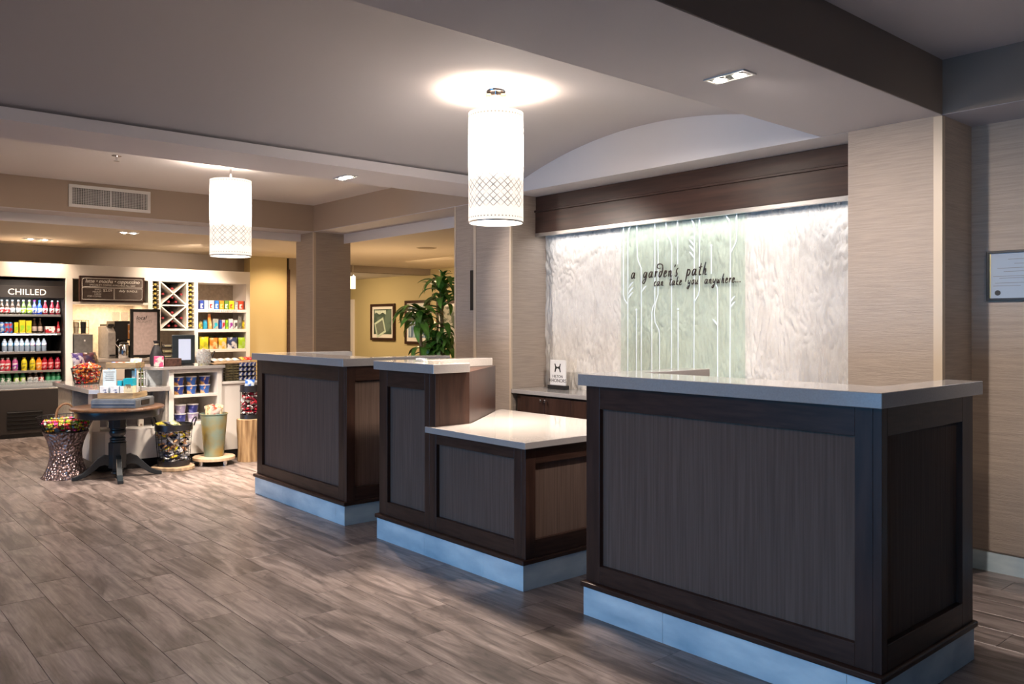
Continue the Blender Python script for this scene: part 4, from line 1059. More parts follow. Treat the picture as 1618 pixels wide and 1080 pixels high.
# ---- coffee niche
carton('coffee_grinder', 'grey metal box machine on the coffee counter beside the cooler', 'machine', -10.86, at(130, 550, x=-10.8).y, 0.901, .24, .205, .275, pm((.20, .195, .19), .35, .6), pm((.75, .75, .73), .4), None, band=(.52, .60, .70, .77), part='badge')
cr = thing('cup_rack', 'black wire rack of dark cups standing on the grey box machine', 'rack', (-10.88, at(126, 530, x=-10.88).y, 1.178))
ry = at(126, 530, x=-10.88).y
for yy in (ry - .08, ry, ry + .08):
    for xx in (-10.95, -10.81): MB().tube([(xx, yy, 1.178), (xx, yy, 1.345)], .003, 5).obj('upright', 'black_metal', cr)
for z in (1.182, 1.26, 1.342):
    MB().tube([(-10.95, ry - .08, z), (-10.81, ry - .08, z), (-10.81, ry + .08, z), (-10.95, ry + .08, z)], .003, 5, closed=True).obj('hoop', 'black_metal', cr)
for k, (yy, c, d) in enumerate(((ry - .04, (.55, .45, .33), 'tan'), (ry + .04, (.02, .02, .02), 'black'))):
    cs = MB().lathe([(.027, 0), (.034, .135), (.030, .14)], (-10.88, yy, 1.187), 14).obj('cup_stack', pm(c, .4), smooth=True)
    tag(cs, '%s stack of paper cups inside the black wire rack' % d, 'cups')
my = at(173, 540, x=-10.6).y
cm = thing('coffee_machine', 'tall coffee machine with a slanted grey side panel in the lit niche', 'machine', (-10.6, my, 0.901))
MB().prism([(my - .065, .901), (my + .065, .901), (my + .065, 1.275), (my + .02, 1.285), (my - .065, 1.20)], -10.75, -10.5, 'y').obj('side_panel', pm((.36, .34, .32), .35, .3), cm, bevel=.004) if False else None
MB().prism([(-10.85, .901), (-10.42, .901), (-10.42, 1.20), (-10.52, 1.27), (-10.85, 1.27)], my - .062, my + .020, 'y').obj('body', pm((.36, .34, .32), .35, .3), cm, bevel=.006)
MB().box(-10.80, -10.45, my - .055, my + .012, 1.272, 1.300).obj('lid', 'black', cm, bevel=.004)
MB().box(-10.44, -10.40, my - .05, my + .01, .92, .94).obj('drip_tray', 'black', cm)
my2 = at(191, 520, x=-10.65).y
c2 = thing('coffee_brewer', 'black coffee brewer with hoppers between the grey machine and the framed sign', 'machine', (-10.65, my2, 0.901))
MB().box(-10.85, -10.5, my2 - .11, my2 + .10, 1.10, 1.335).obj('head', 'black', c2, bevel=.006)
MB().box(-10.85, -10.7, my2 - .10, my2 + .09, .901, 1.10).obj('column', 'black', c2, bevel=.004)
MB().box(-10.85, -10.48, my2 - .11, my2 + .10, .9015, .925).obj('foot', 'black', c2, bevel=.004)
for k in range(2):
    MB().lathe([(.03, 0), (.045, .02), (.045, .10), (.04, .105)], (-10.66, my2 - .055 + .1 * k, 1.336), 12).obj('hopper', 'clear', c2, smooth=True)
MB().box(-10.498, -10.494, my2 + .035, my2 + .085, 1.12, 1.30).obj('picture_panel', pr((.5, .22, .06), W_, 12), c2)
ap = at(196, 563, z=.901)
ar = thing('steel_airpot', 'shiny steel coffee canister on the counter before the black brewer', 'canister', (-10.28, at(196, 560, x=-10.28).y, .901))
yy = at(196, 560, x=-10.28).y
MB().lathe([(.060, 0), (.064, .01), (.064, .14), (.055, .155), (.05, .16)], (-10.28, yy, .901), 20).obj('body', 'chrome', ar, smooth=True)
MB().lathe([(.05, .16), (.052, .175), (.03, .19), (.0, .192)], (-10.28, yy, .901), 16).obj('lid', 'black', ar, smooth=True)
MB().tube([(-10.28, yy - .062, 1.03), (-10.28, yy - .10, 1.08), (-10.28, yy - .062, 1.12)], .007, 6).obj('handle', 'chrome', ar, smooth=True)

# framed sign board
sy0, sy1 = at(206, 520, x=-10.22).y, at(253, 520, x=-10.22).y
lb = thing('framed_sign_board', 'upright black framed pale sign board with black italic lettering in front of the wine rack', 'sign', (-10.22, (sy0 + sy1) / 2, .901))
z0, z1 = .905, 1.475
for b in ((sy0, sy1, z1 - .032, z1), (sy0, sy1, z0, z0 + .032), (sy0, sy0 + .034, z0 + .032, z1 - .032), (sy1 - .034, sy1, z0 + .032, z1 - .032)):
    MB().box(-10.25, -10.215, b[0], b[1], b[2], b[3]).obj('frame_side', 'black', lb, bevel=.003)
MB().box(-10.245, -10.225, sy0 + .034, sy1 - .034, z0 + .032, z1 - .032).obj('poster', pm((.56, .48, .50), .5), lb)
MB().prism([(-10.25, .901), (-10.36, .901), (-10.25, 1.3)], (sy0 + sy1) / 2 - .03, (sy0 + sy1) / 2 + .03, 'y').obj('easel_back', 'black', lb)
text_mesh('lettering', 'local', .062, 'black_print', lb, (-10.2245, sy0 + .065, 1.352), 'x', 'LEFT', shear=.25, bold=.012, ext=.0005)
text_mesh('lettering', 'DELIGHTS', .040, 'grey_print', lb, (-10.2245, sy0 + .065, 1.315), 'x', 'LEFT', ext=.0005)

# ---- right-hand shelves
def sy(px, x=-10.83): return at(px, 500, x=x).y
def k2(c): return 305 + c / 7.45
s1 = [(65, 115, NAVY, W_, 'navy'), (117, 170, (.30, .42, .65), W_, 'light blue'), (172, 236, (.65, .62, .6), RED, 'white and red'), (241, 292, BLUE, W_, 'bright blue'), (297, 352, ORA, (.85, .6, .2), 'orange'), (355, 408, (.12, .25, .04), W_, 'green'), (411, 471, (.8, .6, .02), RED, 'yellow and red'), (476, 516, (.35, .36, .34), W_, 'grey'), (521, 582, (.6, .07, .03), W_, 'red'), (585, 631, (.09, .035, .03), (.4, .2, .1), 'dark brown')]
for i, (a, b, c1, c2_, d) in enumerate(s1):
    y0, y1 = sy(k2(a)), sy(k2(b)); h = .115 if i != 7 else .10
    carton('sundry_box', '%s product box, %s from the left on the top snack shelf' % (d, ORD[i]), 'box', -10.83, (y0 + y1) / 2, SH[0] + .001, .09, (y1 - y0) - .005, h, pm(c1, .4), pr(c1, c2_, 18), None, 'boxes on the top snack shelf')
def jar(name, label, cat, y, z, r, h, body, lid, lab, group):
    t = thing(name, label, cat, (-10.82, y, z), group)
    MB().lathe([(r * .9, 0), (r, .006), (r, h * .78), (r * .8, h * .84)], (-10.82, y, z), 12).obj('body', body, t, smooth=True)
    MB().lathe([(r * .9, h * .82), (r * .9, h)], (-10.82, y, z), 12).obj('lid', lid, t)
    MB().lathe([(r + .001, h * .15), (r + .001, h * .65)], (-10.82, y, z), 12, cap=False).obj('label_band', lab, t, smooth=True)
G2 = 'toiletries on the middle snack shelf'
z = SH[1] + .001
jar('yellow_jar', 'small jar with yellow band at the left end of the middle snack shelf', 'jar', sy(k2(87)), z, .021, .105, pm((.35, .28, .12), .3), pm((.15, .12, .05)), pr(YEL, (.2, .15, .05), 20), G2)
jar('blue_bottle', 'blue bottle with dark cap, second on the middle snack shelf', 'bottle', sy(k2(138)), z, .027, .120, pm((.01, .25, .45), .25), pm((.02, .12, .25)), pm((.02, .30, .52)), G2)
yy = sy(k2(197)); tb = thing('orange_tube', 'tall pointed orange lotion tube on the middle snack shelf', 'tube', (-10.82, yy, z), G2)
mbx = MB()
for zz, w_, d_ in ((.022, .026, .022), (.06, .026, .02), (.14, .020, .010), (.20, .016, .003)):
    for k in range(8): mbx.v.append((-10.82 + d_ * math.cos(k * PI / 4), yy + w_ * math.sin(k * PI / 4) - (.012 if zz > .1 else 0), z + zz))
for q in range(3):
    for k in range(8): mbx.f.append((q * 8 + k, q * 8 + (k + 1) % 8, q * 8 + 8 + (k + 1) % 8, q * 8 + 8 + k))
mbx.f += [tuple(range(7, -1, -1)), tuple(range(24, 32))]
mbx.obj('body', pr((.85, .28, .06), (.9, .5, .3), 10), tb, smooth=True)
MB().lathe([(.02, 0), (.022, .022)], (-10.82, yy, z), 10).obj('cap', pm((.8, .3, .1)), tb)
for a, b, h, c1, c2_, d in [(228, 293, .135, (.32, .33, .30), TEAL, 'grey and teal blister pack'), (303, 332, .118, NAVY, BLUE, 'navy box'), (334, 371, .120, (.6, .5, .6), RED, 'white box with red print'), (380, 408, .118, LIME, (.1, .3, .05), 'lime green box'), (416, 466, .135, (.7, .66, .7), PUR, 'white box with purple print'), (474, 519, .118, (.72, .7, .7), (.05, .05, .05), 'white box with black print'), (526, 564, .182, (.28, .27, .25), (.10, .14, .12), 'tall grey carded pack')]:
    y0, y1 = sy(k2(a)), sy(k2(b))
    carton('toiletry_box', '%s on the middle snack shelf' % d, 'box', -10.83, (y0 + y1) / 2, z, .045, (y1 - y0) - .004, h, pm(c1, .4), pr(c1, c2_, 16), None, G2, band=(.1, .9, .08, .8))
jar('gold_jar', 'yellow jar with dark lid at the right end of the middle snack shelf', 'jar', sy(k2(602)), z, .032, .118, pm((.5, .36, .03), .3), pm((.12, .09, .03)), pr(YEL, (.25, .2, .03), 20), G2)

def bag_mesh(w, h, d, nx=5, nz=7, seed=0):
    rnd = random.Random(seed); mb = MB(); fr, bk = [], []
    for j in range(nz + 1):
        v = j / nz; row, row2 = [], []
        for i in range(nx + 1):
            u = i / nx
            t = (math.sin(PI * u) ** .6) * (math.sin(PI * min(max((v - .06) / .88, 0), 1)) ** .6) if 0 < u < 1 else 0
            wz = w * (1 - .06 * math.sin(PI * v))
            n_ = rnd.uniform(-.1, .1)
            row.append((d / 2 * t * (1 + n_) + .0008, (u - .5) * wz, v * h)); row2.append((-d / 2 * t * (1 - n_) - .0008, (u - .5) * wz, v * h))
        fr.append(row); bk.append(row2)
    vs = [p for r in fr for p in r] + [p for r in bk for p in r]; n = (nx + 1) * (nz + 1); fs = []
    for j in range(nz):
        for i in range(nx):
            a = j * (nx + 1) + i; q = (a, a + 1, a + nx + 2, a + nx + 1)
            fs += [q, tuple(n + t for t in reversed(q))]
    per = [i for i in range(nx + 1)] + [(j) * (nx + 1) + nx for j in range(1, nz + 1)] + [nz * (nx + 1) + i for i in range(nx - 1, -1, -1)] + [j * (nx + 1) for j in range(nz - 1, 0, -1)]
    for a, b in zip(per, per[1:] + per[:1]): fs.append((a, b, n + b, n + a))
    return mb.add(vs, fs)
def bag(name, label, cat, loc, w, h, d, m, group, rot=(0, 0, 0), seed=0):
    o = bag_mesh(w, h, d, seed=seed).obj(name, m, smooth=True, loc=(0, 0, 0), label=label, cat=cat, group=group)
    o.location = loc; o.rotation_euler = rot; return o
z = SH[2] + .001
for i, (a, b, h, c1, c2_, d) in enumerate([(66, 172, .165, (.75, .62, .02), (.45, .45, .03), 'yellow'), (182, 281, .145, (.80, .22, .03), (.85, .55, .25), 'orange'), (288, 385, .145, (.80, .48, .03), (.7, .6, .4), 'golden'), (392, 508, .150, (.03, .05, .14), (.65, .65, .7), 'navy and white'), (520, 625, .148, (.38, .62, .02), (.5, .7, .15), 'lime green')]):
    y0, y1 = sy(k2(a)), sy(k2(b))
    bag('chip_bag', '%s bag of chips standing on the lower snack shelf' % d, 'snack bag', (-10.80, (y0 + y1) / 2, z), y1 - y0, h, .055, pr(c1, c2_, 14), 'chip bags on the lower snack shelf', seed=i)
for i in range(4):
    yb = 4.03 + i * .145
    bag('chip_bag', 'dark chip bag in the back row of the lower snack shelf, %s from the left' % ORD[i], 'snack bag', (-10.93, yb, z), .12, .165, .05, pr((.03, .05, .03), (.10, .2, .04), 14), 'back row chip bags', seed=20 + i)

# ---- low counter with open front
lc = thing('low_counter', 'low white snack counter with a chamfered corner and an open front', 'counter', (-8.4, 2.25, 0))
topo = [(-9.15, 1.915), (-7.815, 1.915), (-7.752, 1.985), (-7.752, 2.585), (-9.15, 2.585)]
MB().prism(topo, .690, .730).obj('counter_top', 'quartz', lc, bevel=.003)
MB().prism([(-9.08, 1.965), (-7.90, 1.965), (-7.815, 2.05), (-7.815, 2.585), (-9.08, 2.585)], .085, .355).obj('base', 'white', lc, bevel=.002)
MB().prism([(-9.06, 1.985), (-7.92, 1.985), (-7.84, 2.065), (-7.84, 2.585), (-9.06, 2.585)], 0, .085).obj('plinth', 'black', lc)
MB().box(-9.10, -8.62, 1.955, 1.985, 0, .690).obj('end_panel', pm((.66, .58, .46), .45), lc, bevel=.002)
MB().box(-7.99, -7.86, 1.955, 2.02, .355, .690).obj('post', 'white', lc, bevel=.003)
MB().box(-8.60, -8.55, 1.965, 2.57, .355, .690).obj('inner_panel', pm((.40, .43, .47), .45), lc)
MB().box(-8.50, -7.825, 2.565, 2.585, .355, .690).obj('inner_panel', pm((.46, .42, .38), .45), lc)
MB().box(-8.22, -8.20, 2.03, 2.565, .355, .690).obj('back_board', pm((.36, .33, .31), .5), lc)
carton('patterned_box', 'narrow dark patterned box on the open side of the low counter', 'box', -8.10, 1.99, .356, .08, .05, .20, pr((.05, .045, .04), (.35, .32, .3), 30), None)
carton('white_packet', 'small white packet on the open shelf of the low counter, nearer the hammered stool', 'packet', -8.02, at(173, 668, x=-8.02).y, .356, .04, .035, .06, pm((.72, .70, .68)), pm((.3, .28, .3)), band=(.3, .7, .1, .35), group='packets on the open shelf')
carton('white_packet', 'small white packet on the open shelf of the low counter, nearer the wire bin', 'packet', -8.02, at(222, 664, x=-8.02).y, .356, .04, .045, .065, pm((.72, .66, .58)), pm((.3, .2, .15)), band=(.3, .7, .1, .35), group='packets on the open shelf')

# ---- taller counter with cups
tcn = thing('tall_counter', 'taller white counter with two open shelves of noodle cups', 'counter', (-8.1, 2.9, 0))
xB = -7.806
MB().box(-8.36, xB, 2.592, 2.636, .085, .880).obj('post', 'white', tcn, bevel=.002)
MB().box(-8.36, xB, 3.042, 3.086, .085, .880).obj('post', 'white', tcn, bevel=.002)
MB().box(-8.36, xB, 2.636, 3.042, .842, .880).obj('rail', 'white', tcn, bevel=.002)
MB().box(-8.36, xB - .004, 2.636, 3.042, .615, .640).obj('shelf', 'white', tcn, bevel=.002)
MB().box(-8.36, xB - .004, 2.636, 3.042, .350, .378).obj('shelf', 'white', tcn, bevel=.002)
MB().box(-8.36, xB - .006, 2.636, 3.042, .085, .350).obj('lower_panel', 'white', tcn)
MB().box(-8.36, -8.30, 2.636, 3.042, .378, .842).obj('back_panel', pm((.50, .44, .38), .5), tcn)
MB().box(-8.34, -7.84, 2.605, 3.45, 0, .085).obj('plinth', 'black', tcn)
ctp = []
for k in range(7):
    a = PI / 2 * k / 6; ctp.append((-7.86 + .09 * math.sin(a) * 1.0, 2.53 - .09 * math.cos(a)))
MB().prism([(-8.42, 2.44)] + ctp + [(-7.77, 3.105), (-8.42, 3.105)], .880, .906).obj('counter_top', 'quartz', tcn, bevel=.003)
MB().box(-8.36, -7.83, 3.086, 3.46, .085, .720).obj('side_cabinet', 'white', tcn, bevel=.002)
MB().box(-8.40, -7.815, 3.086, 3.47, .720, .745).obj('side_top', 'white', tcn, bevel=.003)
MB().box(-8.30, -8.0, 2.46, 2.592, .7305, .880).obj('support_panel', pm((.60, .66, .70), .4), tcn)
def cup(c1, c2_):
    t = thing('noodle_cup', 'x', 'cup', (0, 0, 0), 'noodle cups on the counter shelves')
    MB().lathe([(.038, 0), (.050, .074)], (0, 0, 0), 16).obj('body', pr(c1, c2_, 18, pos=.57), t, smooth=True)
    MB().lathe([(.0535, .074), (.0535, .080), (.050, .083)], (0, 0, 0), 16).obj('lid', pm((.62, .60, .62), .35), t, smooth=True)
    return t
cA = cup(NAVY, (.75, .40, .12)); cB = cup((.03, .12, .45), (.75, .45, .2)); cC = cup((.42, .36, .55), (.70, .62, .7)); cD = cup((.03, .04, .22), (.2, .2, .5))
for zsh, lst, rowname in ((.6405, ((282, (cA, cA)), (302, (cB, cB)), (323, (cB, cA))), 'upper'), (.3785, ((285, (cD, cC)), (304.5, (cC, cD))), 'lower')):
    for i, (px_, prs) in enumerate(lst):
        yy = at(px_, 640, x=-7.90).y
        for k, p in enumerate(prs):
            place(p, (-7.90, yy, zsh + .0835 * k), '%s noodle cup of the %s stack on the %s counter shelf' % ('top' if k else 'bottom', ORD[i], rowname))

# ---- on the tall counter
def on(px, z, x): return at(px, 560, x=x).y
ZT = .9065
carton('pink_tin', 'bright pink and white tin on the tall counter', 'tin', -7.93, on(251, ZT, -7.93), ZT, .06, .072, .095, pr(PINK, W_, 16), None, None)
carton('wooden_box', 'dark textured wooden box on the tall counter before the tablet', 'box', -7.92, on(272, ZT, -7.92), ZT, .09, .145, .072, mat('bark_box', (.07, .03, .02), .7, var=.4, vs=40, bump=.4, bs=60), None, None)
ty0, ty1 = on(273, ZT, -8.05), on(308, ZT, -8.05)
tb = thing('tablet_stand', 'tablet in a thick black frame standing on the tall counter', 'tablet', (-8.05, (ty0 + ty1) / 2, ZT))
MB().box(-8.08, -8.045, ty0, ty1, ZT + .012, 1.195).obj('frame', pm((.02, .028, .035), .3), tb, bevel=.006)
MB().box(-8.0455, -8.0435, ty0 + .052, ty1 - .042, .955, 1.155).obj('screen', mat('tablet_screen', (.35, .38, .45), .08, emit=(.55, .60, .78), es=.5), tb)
MB().box(-8.14, -7.99, ty0 + .03, ty1 - .03, ZT, ZT + .012).obj('foot', 'black', tb, bevel=.003)
bg = thing('black_gift_bag', 'black gathered gift bag with a pale tie behind the pink tin', 'bag', (-8.12, on(247, 1, -8.12), ZT))
yy = on(247, 1, -8.12)
MB().lathe([(.05, 0), (.062, .03), (.058, .10), (.035, .17), (.016, .20), (.03, .235)], (-8.12, yy, ZT), 12).obj('body', mat('black_fabric', (.02, .018, .022), .6, bump=.5, bs=18), bg, smooth=True)
MB().lathe([(.019, .195), (.022, .20), (.019, .207)], (-8.12, yy, ZT), 10, cap=False).obj('tie', pm((.6, .5, .35)), bg, smooth=True)
wr = thing('wire_card_rack', 'small black wire rack with stacked packets between the gift bag and the tablet', 'rack', (-8.16, on(264, 1, -8.16), ZT))
yy = on(264, 1, -8.16)
for q in (-.05, .05):
    MB().tube([(-8.16, yy + q, ZT), (-8.16, yy + q, 1.13)], .003, 5).obj('upright', 'black_metal', wr)
for k in range(4):
    MB().box(-8.19, -8.13, yy - .05, yy + .05, ZT + .012 + k * .05, ZT + .016 + k * .05).obj('tier', 'black_metal', wr)
for k in range(4):
    carton('packet', 'flat packet in the small black wire rack, %s tier from the counter' % ORD[k], 'packet', -8.16, yy, ZT + .0165 + k * .05, .05, .085, .026, pm([(.10, .08, .05), (.06, .06, .05), (.20, .16, .08), (.06, .05, .04)][k]), pm((.65, .55, .3)), band=(.15, .85, .5, .8), group='packets in the wire rack')
# candy jar
yj = on(322, 1, -7.93)
jr = thing('candy_jar', 'round clear glass jar full of wrapped candy on the tall counter', 'jar', (-7.93, yj, ZT))
MB().lathe([(.040, 0), (.062, .02), (.075, .07), (.066, .12), (.052, .142), (.056, .15), (.052, .15), (.062, .115), (.070, .07), (.058, .022), (.036, .004)], (-7.93, yj, ZT), 18).obj('glass', 'clear', jr, smooth=True)
def heap(name, label, c, r0, r1, h, n, size, cols, cat='candy', fill=1.0, seed=1, crown=.03, flat=.6, hollow=0.0):
    """a jumble of small wrapped pieces nobody could count: one object"""
    rnd = random.Random(seed); mb = MB(); mi = []
    for i in range(n):
        zt = rnd.random() ** .9; rr = (r0 + (r1 - r0) * zt)
        q = hollow + (1 - hollow) * math.sqrt(rnd.random()); a = rnd.random() * 2 * PI
        if rnd.random() < .35: zt = 1; 
        x, y = rr * q * math.cos(a), rr * q * math.sin(a)
        z = h * zt + (crown * (1 - q * q) * rnd.random() if zt > .9 else 0)
        s_ = size * rnd.uniform(.7, 1.25)
        R = Matrix.Rotation(rnd.random() * 6.28, 3, 'Z') @ Matrix.Rotation(rnd.uniform(-.9, .9), 3, 'X') @ Matrix.Rotation(rnd.uniform(-.9, .9), 3, 'Y')
        L = [(-1, 0, 0), (-.45, -.5, -.25), (-.45, .5, -.25), (-.45, .5, .25), (-.45, -.5, .25), (.45, -.5, -.25), (.45, .5, -.25), (.45, .5, .25), (.45, -.5, .25), (1, 0, 0)]
        F_ = [(0, 2, 1), (0, 3, 2), (0, 4, 3), (0, 1, 4), (1, 2, 6, 5), (2, 3, 7, 6), (3, 4, 8, 7), (4, 1, 5, 8), (9, 5, 6), (9, 6, 7), (9, 7, 8), (9, 8, 5)]
        vs = [Vector(c) + Vector((x, y, z)) + R @ (Vector((p[0], p[1], p[2] * flat * 2)) * s_) for p in L]
        k = rnd.randrange(len(cols))
        mb.add(vs, F_); mi += [k] * len(F_)
    o = mb.obj(name, pm(cols[0], .25), loc=tuple(c), kind='stuff', label=label, cat=cat)
    for q in cols[1:]: o.data.materials.append(pm(q, .25))
    if len(o.data.polygons) == len(mi): o.data.polygons.foreach_set('material_index', mi)
    return o
heap('wrapped_candy', 'gold and brown wrapped candy filling the round glass jar', (-7.93, yj, ZT + .012), .045, .055, .115, 150, .013, [(.55, .42, .25), (.65, .55, .42), (.35, .20, .10), (.6, .5, .4)], seed=3)
sc = thing('black_scoop', 'black scoop leaning beside the candy jar on the tall counter', 'scoop', (-8.0, on(336, 1, -8.0), ZT))
yy = on(334, 1, -8.0)
MB().lathe([(.02, 0), (.028, .05), (.022, .06)], (-8.0, yy, ZT), 10).obj('bowl', 'black', sc, smooth=True)
MB().tube([(-8.0, yy, ZT + .05), (-8.0, yy + .03, ZT + .13)], .007, 6).obj('handle', 'black', sc)

# side top: wire basket and blue snack packs
yb0, yb1 = at(355, 590, x=-7.88).y, at(379, 590, x=-7.88).y
wb = thing('slotted_basket', 'olive brown slotted basket on the side top beside the tall counter', 'basket', (-7.98, (yb0 + yb1) / 2, .7455))
MB().box(-8.10, -7.86, yb0, yb1, .746, .752).obj('bottom', pm((.08, .07, .03), .6), wb)
for k in range(6):
    zq = .757 + k * .026
    MB().box(-7.866, -7.86, yb0, yb1, zq, zq + .017).obj('slat', pm((.12, .10, .045), .5), wb)
    MB().box(-8.10, -7.866, yb0, yb0 + .006, zq, zq + .017).obj('slat', pm((.12, .10, .045), .5), wb)
    MB().box(-8.10, -7.866, yb1 - .006, yb1, zq, zq + .017).obj('slat', pm((.12, .10, .045), .5), wb)
for yy in (yb0 + .003, (yb0 + yb1) / 2, yb1 - .003): MB().box(-7.868, -7.857, yy - .006, yy + .006, .752, .912).obj('upright', pm((.07, .06, .03), .5), wb)
for k in range(3):
    carton('white_packet', 'white packet seen through the slots of the olive basket, %s from the left' % ORD[k], 'packet', -7.94, yb0 + .035 + k * .055, .7525, .06, .045, .135, pm((.66, .60, .5)), None, group='packets in the olive basket')
tag(MB().box(-7.86, -7.84, 3.098, 3.112, .7455, .90).obj('steel_upright', 'steel', bevel=.002), 'slim steel upright between the tall counter and the olive basket', 'post')
ty = thing('snack_tray', 'flat wooden tray of pale packets above the olive basket', 'tray', (-8.02, 3.17, .914))
MB().box(-8.14, -7.85, 3.02, 3.46, .9135, .925).obj('base', pm((.45, .30, .17), .5), ty, bevel=.002)
tag(MB().box(-8.12, -8.09, 3.30, 3.45, .746, .913).obj('tray_support', 'steel'), 'steel plate standing behind the olive basket under the tray', 'support') 
for k in range(4):
    bag('snack_packet', 'pale packet lying on the flat wooden tray, %s from the tall counter' % ORD[k], 'packet', (-7.90, 3.065 + k * .07, .942), .062, .10, .028, pr((.66, .50, .42), (.75, .7, .66), 18), 'pale packets on the tray', rot=(0, -1.4, 0), seed=k)
for k in range(3):
    bag('snack_packet', '%s packet lying at the far end of the flat wooden tray' % ['orange', 'red', 'dark red'][k], 'packet', (-7.90, 3.345 + k * .042, .945), .04, .10, .03, pm([(.85, .35, .03), (.65, .04, .02), (.5, .02, .02)][k], .3), 'red packets on the tray', rot=(0, -1.35, 0), seed=k + 8)
rk = thing('snack_rack', 'black rack of blue snack packs beside the farthest reception desk', 'rack', (-7.86, 3.40, .7455))
ya, yb_ = at(381, 590, x=-7.80).y, at(408, 590, x=-7.80).y
MB().box(-7.90, -7.885, ya, yb_, .7455, .925).obj('back', 'black', rk)
for k in range(4): MB().box(-7.885, -7.82, ya, yb_, .7465 + k * .045, .750 + k * .045).obj('tier', 'black', rk)
for r_ in range(4):
    for c_ in range(4):
        carton('blue_pack', 'small blue snack pack, %s from the left on the rack\'s %s tier' % (ORD[c_], ORD[r_]), 'packet', -7.848, ya + .022 + c_ * .042, .7505 + r_ * .045, .035, .034, .036, pr((.02, .05, .25), W_, 40), None, group='blue packs on the black rack')

# ---- on the low counter
ZL = .7305
def wire_basket(name, label, c, r0, r1, h, nv, hoops, wr_=.0022, band=None, hand=None):
    t = thing(name, label, 'basket', c)
    x, y, z = c
    for k in range(nv):
        a = 2 * PI * k / nv
        MB().tube([(x + r0 * math.cos(a), y + r0 * math.sin(a), z + .004), (x + r1 * math.cos(a), y + r1 * math.sin(a), z + h)], wr_, 4).obj('wire', 'mesh_wire', t)
    for k in range(hoops + 1):
        u = k / hoops; r = r0 + (r1 - r0) * u
        MB().tube([(x + r * math.cos(2 * PI * i / 24), y + r * math.sin(2 * PI * i / 24), z + .004 + (h - .004) * u) for i in range(24)], wr_ * (1.6 if k in (0, hoops) else 1), 4, closed=True).obj('hoop', 'mesh_wire', t)
    return t
pc = at(138, 606, z=ZL)
bx_, by_ = pc.x - .02, pc.y
wbk = wire_basket('candy_basket', 'round wire basket of orange and red candy on the low counter', (bx_, by_, ZL), .105, .135, .15, 18, 5)
heap('wrapped_candy', 'orange and red wrapped candy heaped in the wire basket on the low counter', (bx_, by_, ZL + .012), .085, .115, .14, 420, .020, [(.80, .16, .03), (.70, .04, .03), (.85, .40, .10), (.75, .55, .35), (.35, .05, .12)], seed=5, crown=.05)
for k, (dx, dy, rz, c1, c2_, d) in enumerate(((-.02, -.055, .3, (.06, .03, .22), (.62, .60, .7), 'navy and white'), (-.07, .02, -.2, (.10, .02, .03), (.05, .03, .08), 'dark red'), (-.11, .10, .5, (.03, .02, .03), (.2, .14, .08), 'black'))):
    bag('candy_bag', '%s candy bag lying on top of the candy basket on the low counter' % d, 'snack bag', (bx_ + dx, by_ + dy, ZL + .185), .15, .115, .05, pr(c1, c2_, 16), 'bags on the candy basket', rot=(0, -.35, rz + .3), seed=40 + k)
pc = Vector((-7.845, 2.322, ZL))
bc = thing('bottle_carrier', 'wire carrier of clear glass bottles on the low counter', 'carrier', (pc.x, pc.y, ZL))
cx_, cy_ = pc.x, pc.y
for zq in (.006, .08, .135):
    MB().tube([(cx_ - .045, cy_ - .06, ZL + zq), (cx_ + .045, cy_ - .06, ZL + zq), (cx_ + .045, cy_ + .06, ZL + zq), (cx_ - .045, cy_ + .06, ZL + zq)], .004, 5, closed=True).obj('hoop', 'steel', bc)
for a in (-.045, .045):
    for b in (-.06, 0, .06): MB().tube([(cx_ + a, cy_ + b, ZL), (cx_ + a, cy_ + b, ZL + .14)], .0035, 5).obj('upright', 'steel', bc)
MB().box(cx_ - .044, cx_ + .044, cy_ - .059, cy_ + .059, ZL + .001, ZL + .006).obj('floor_plate', 'steel', bc)
for k, (a, b, cp, d) in enumerate(((.022, -.03, (.5, .5, .5), 'grey-capped'), (.022, .03, PUR, 'purple-capped'), (-.022, -.03, (.45, .35, .1), 'gold-capped'), (-.022, .03, (.1, .1, .12), 'black-capped'))):
    b_ = bottle('glass_bottle', 'bottle', mat('pale_glass_%d' % k, (.22, .25, .20) if k != 1 else (.10, .12, .02), .1), pr((.4, .42, .4), (.1, .2, .1), 30), pm(cp, .3), .225, .0205, 'beer', 'bottles in the wire carrier')
    b_.location = (cx_ + a, cy_ + b, ZL + .0065); b_['label'] = '%s glass bottle in the wire carrier on the low counter' % d
pc = at(250, 607, z=ZL)
carton('brown_box', 'small brown box on the low counter beside the tall counter', 'box', pc.x - .05, pc.y - .012, ZL, .08, .065, .085, pm((.24, .15, .10), .5), None)
carton('tan_box', 'tan box stacked on the small brown box beside the tall counter', 'box', pc.x - .05, pc.y - .01, ZL + .0855, .08, .060, .065, pm((.50, .38, .18), .5), None)
wc = MB().lathe([(.026, 0), (.034, .075), (.031, .075), (.024, .004)], (pc.x + .02, pc.y + .055, ZL), 14).obj('white_cup', pm((.70, .72, .78), .3), smooth=True)
tag(wc, 'plain white cup on the low counter against the tall counter', 'cup')

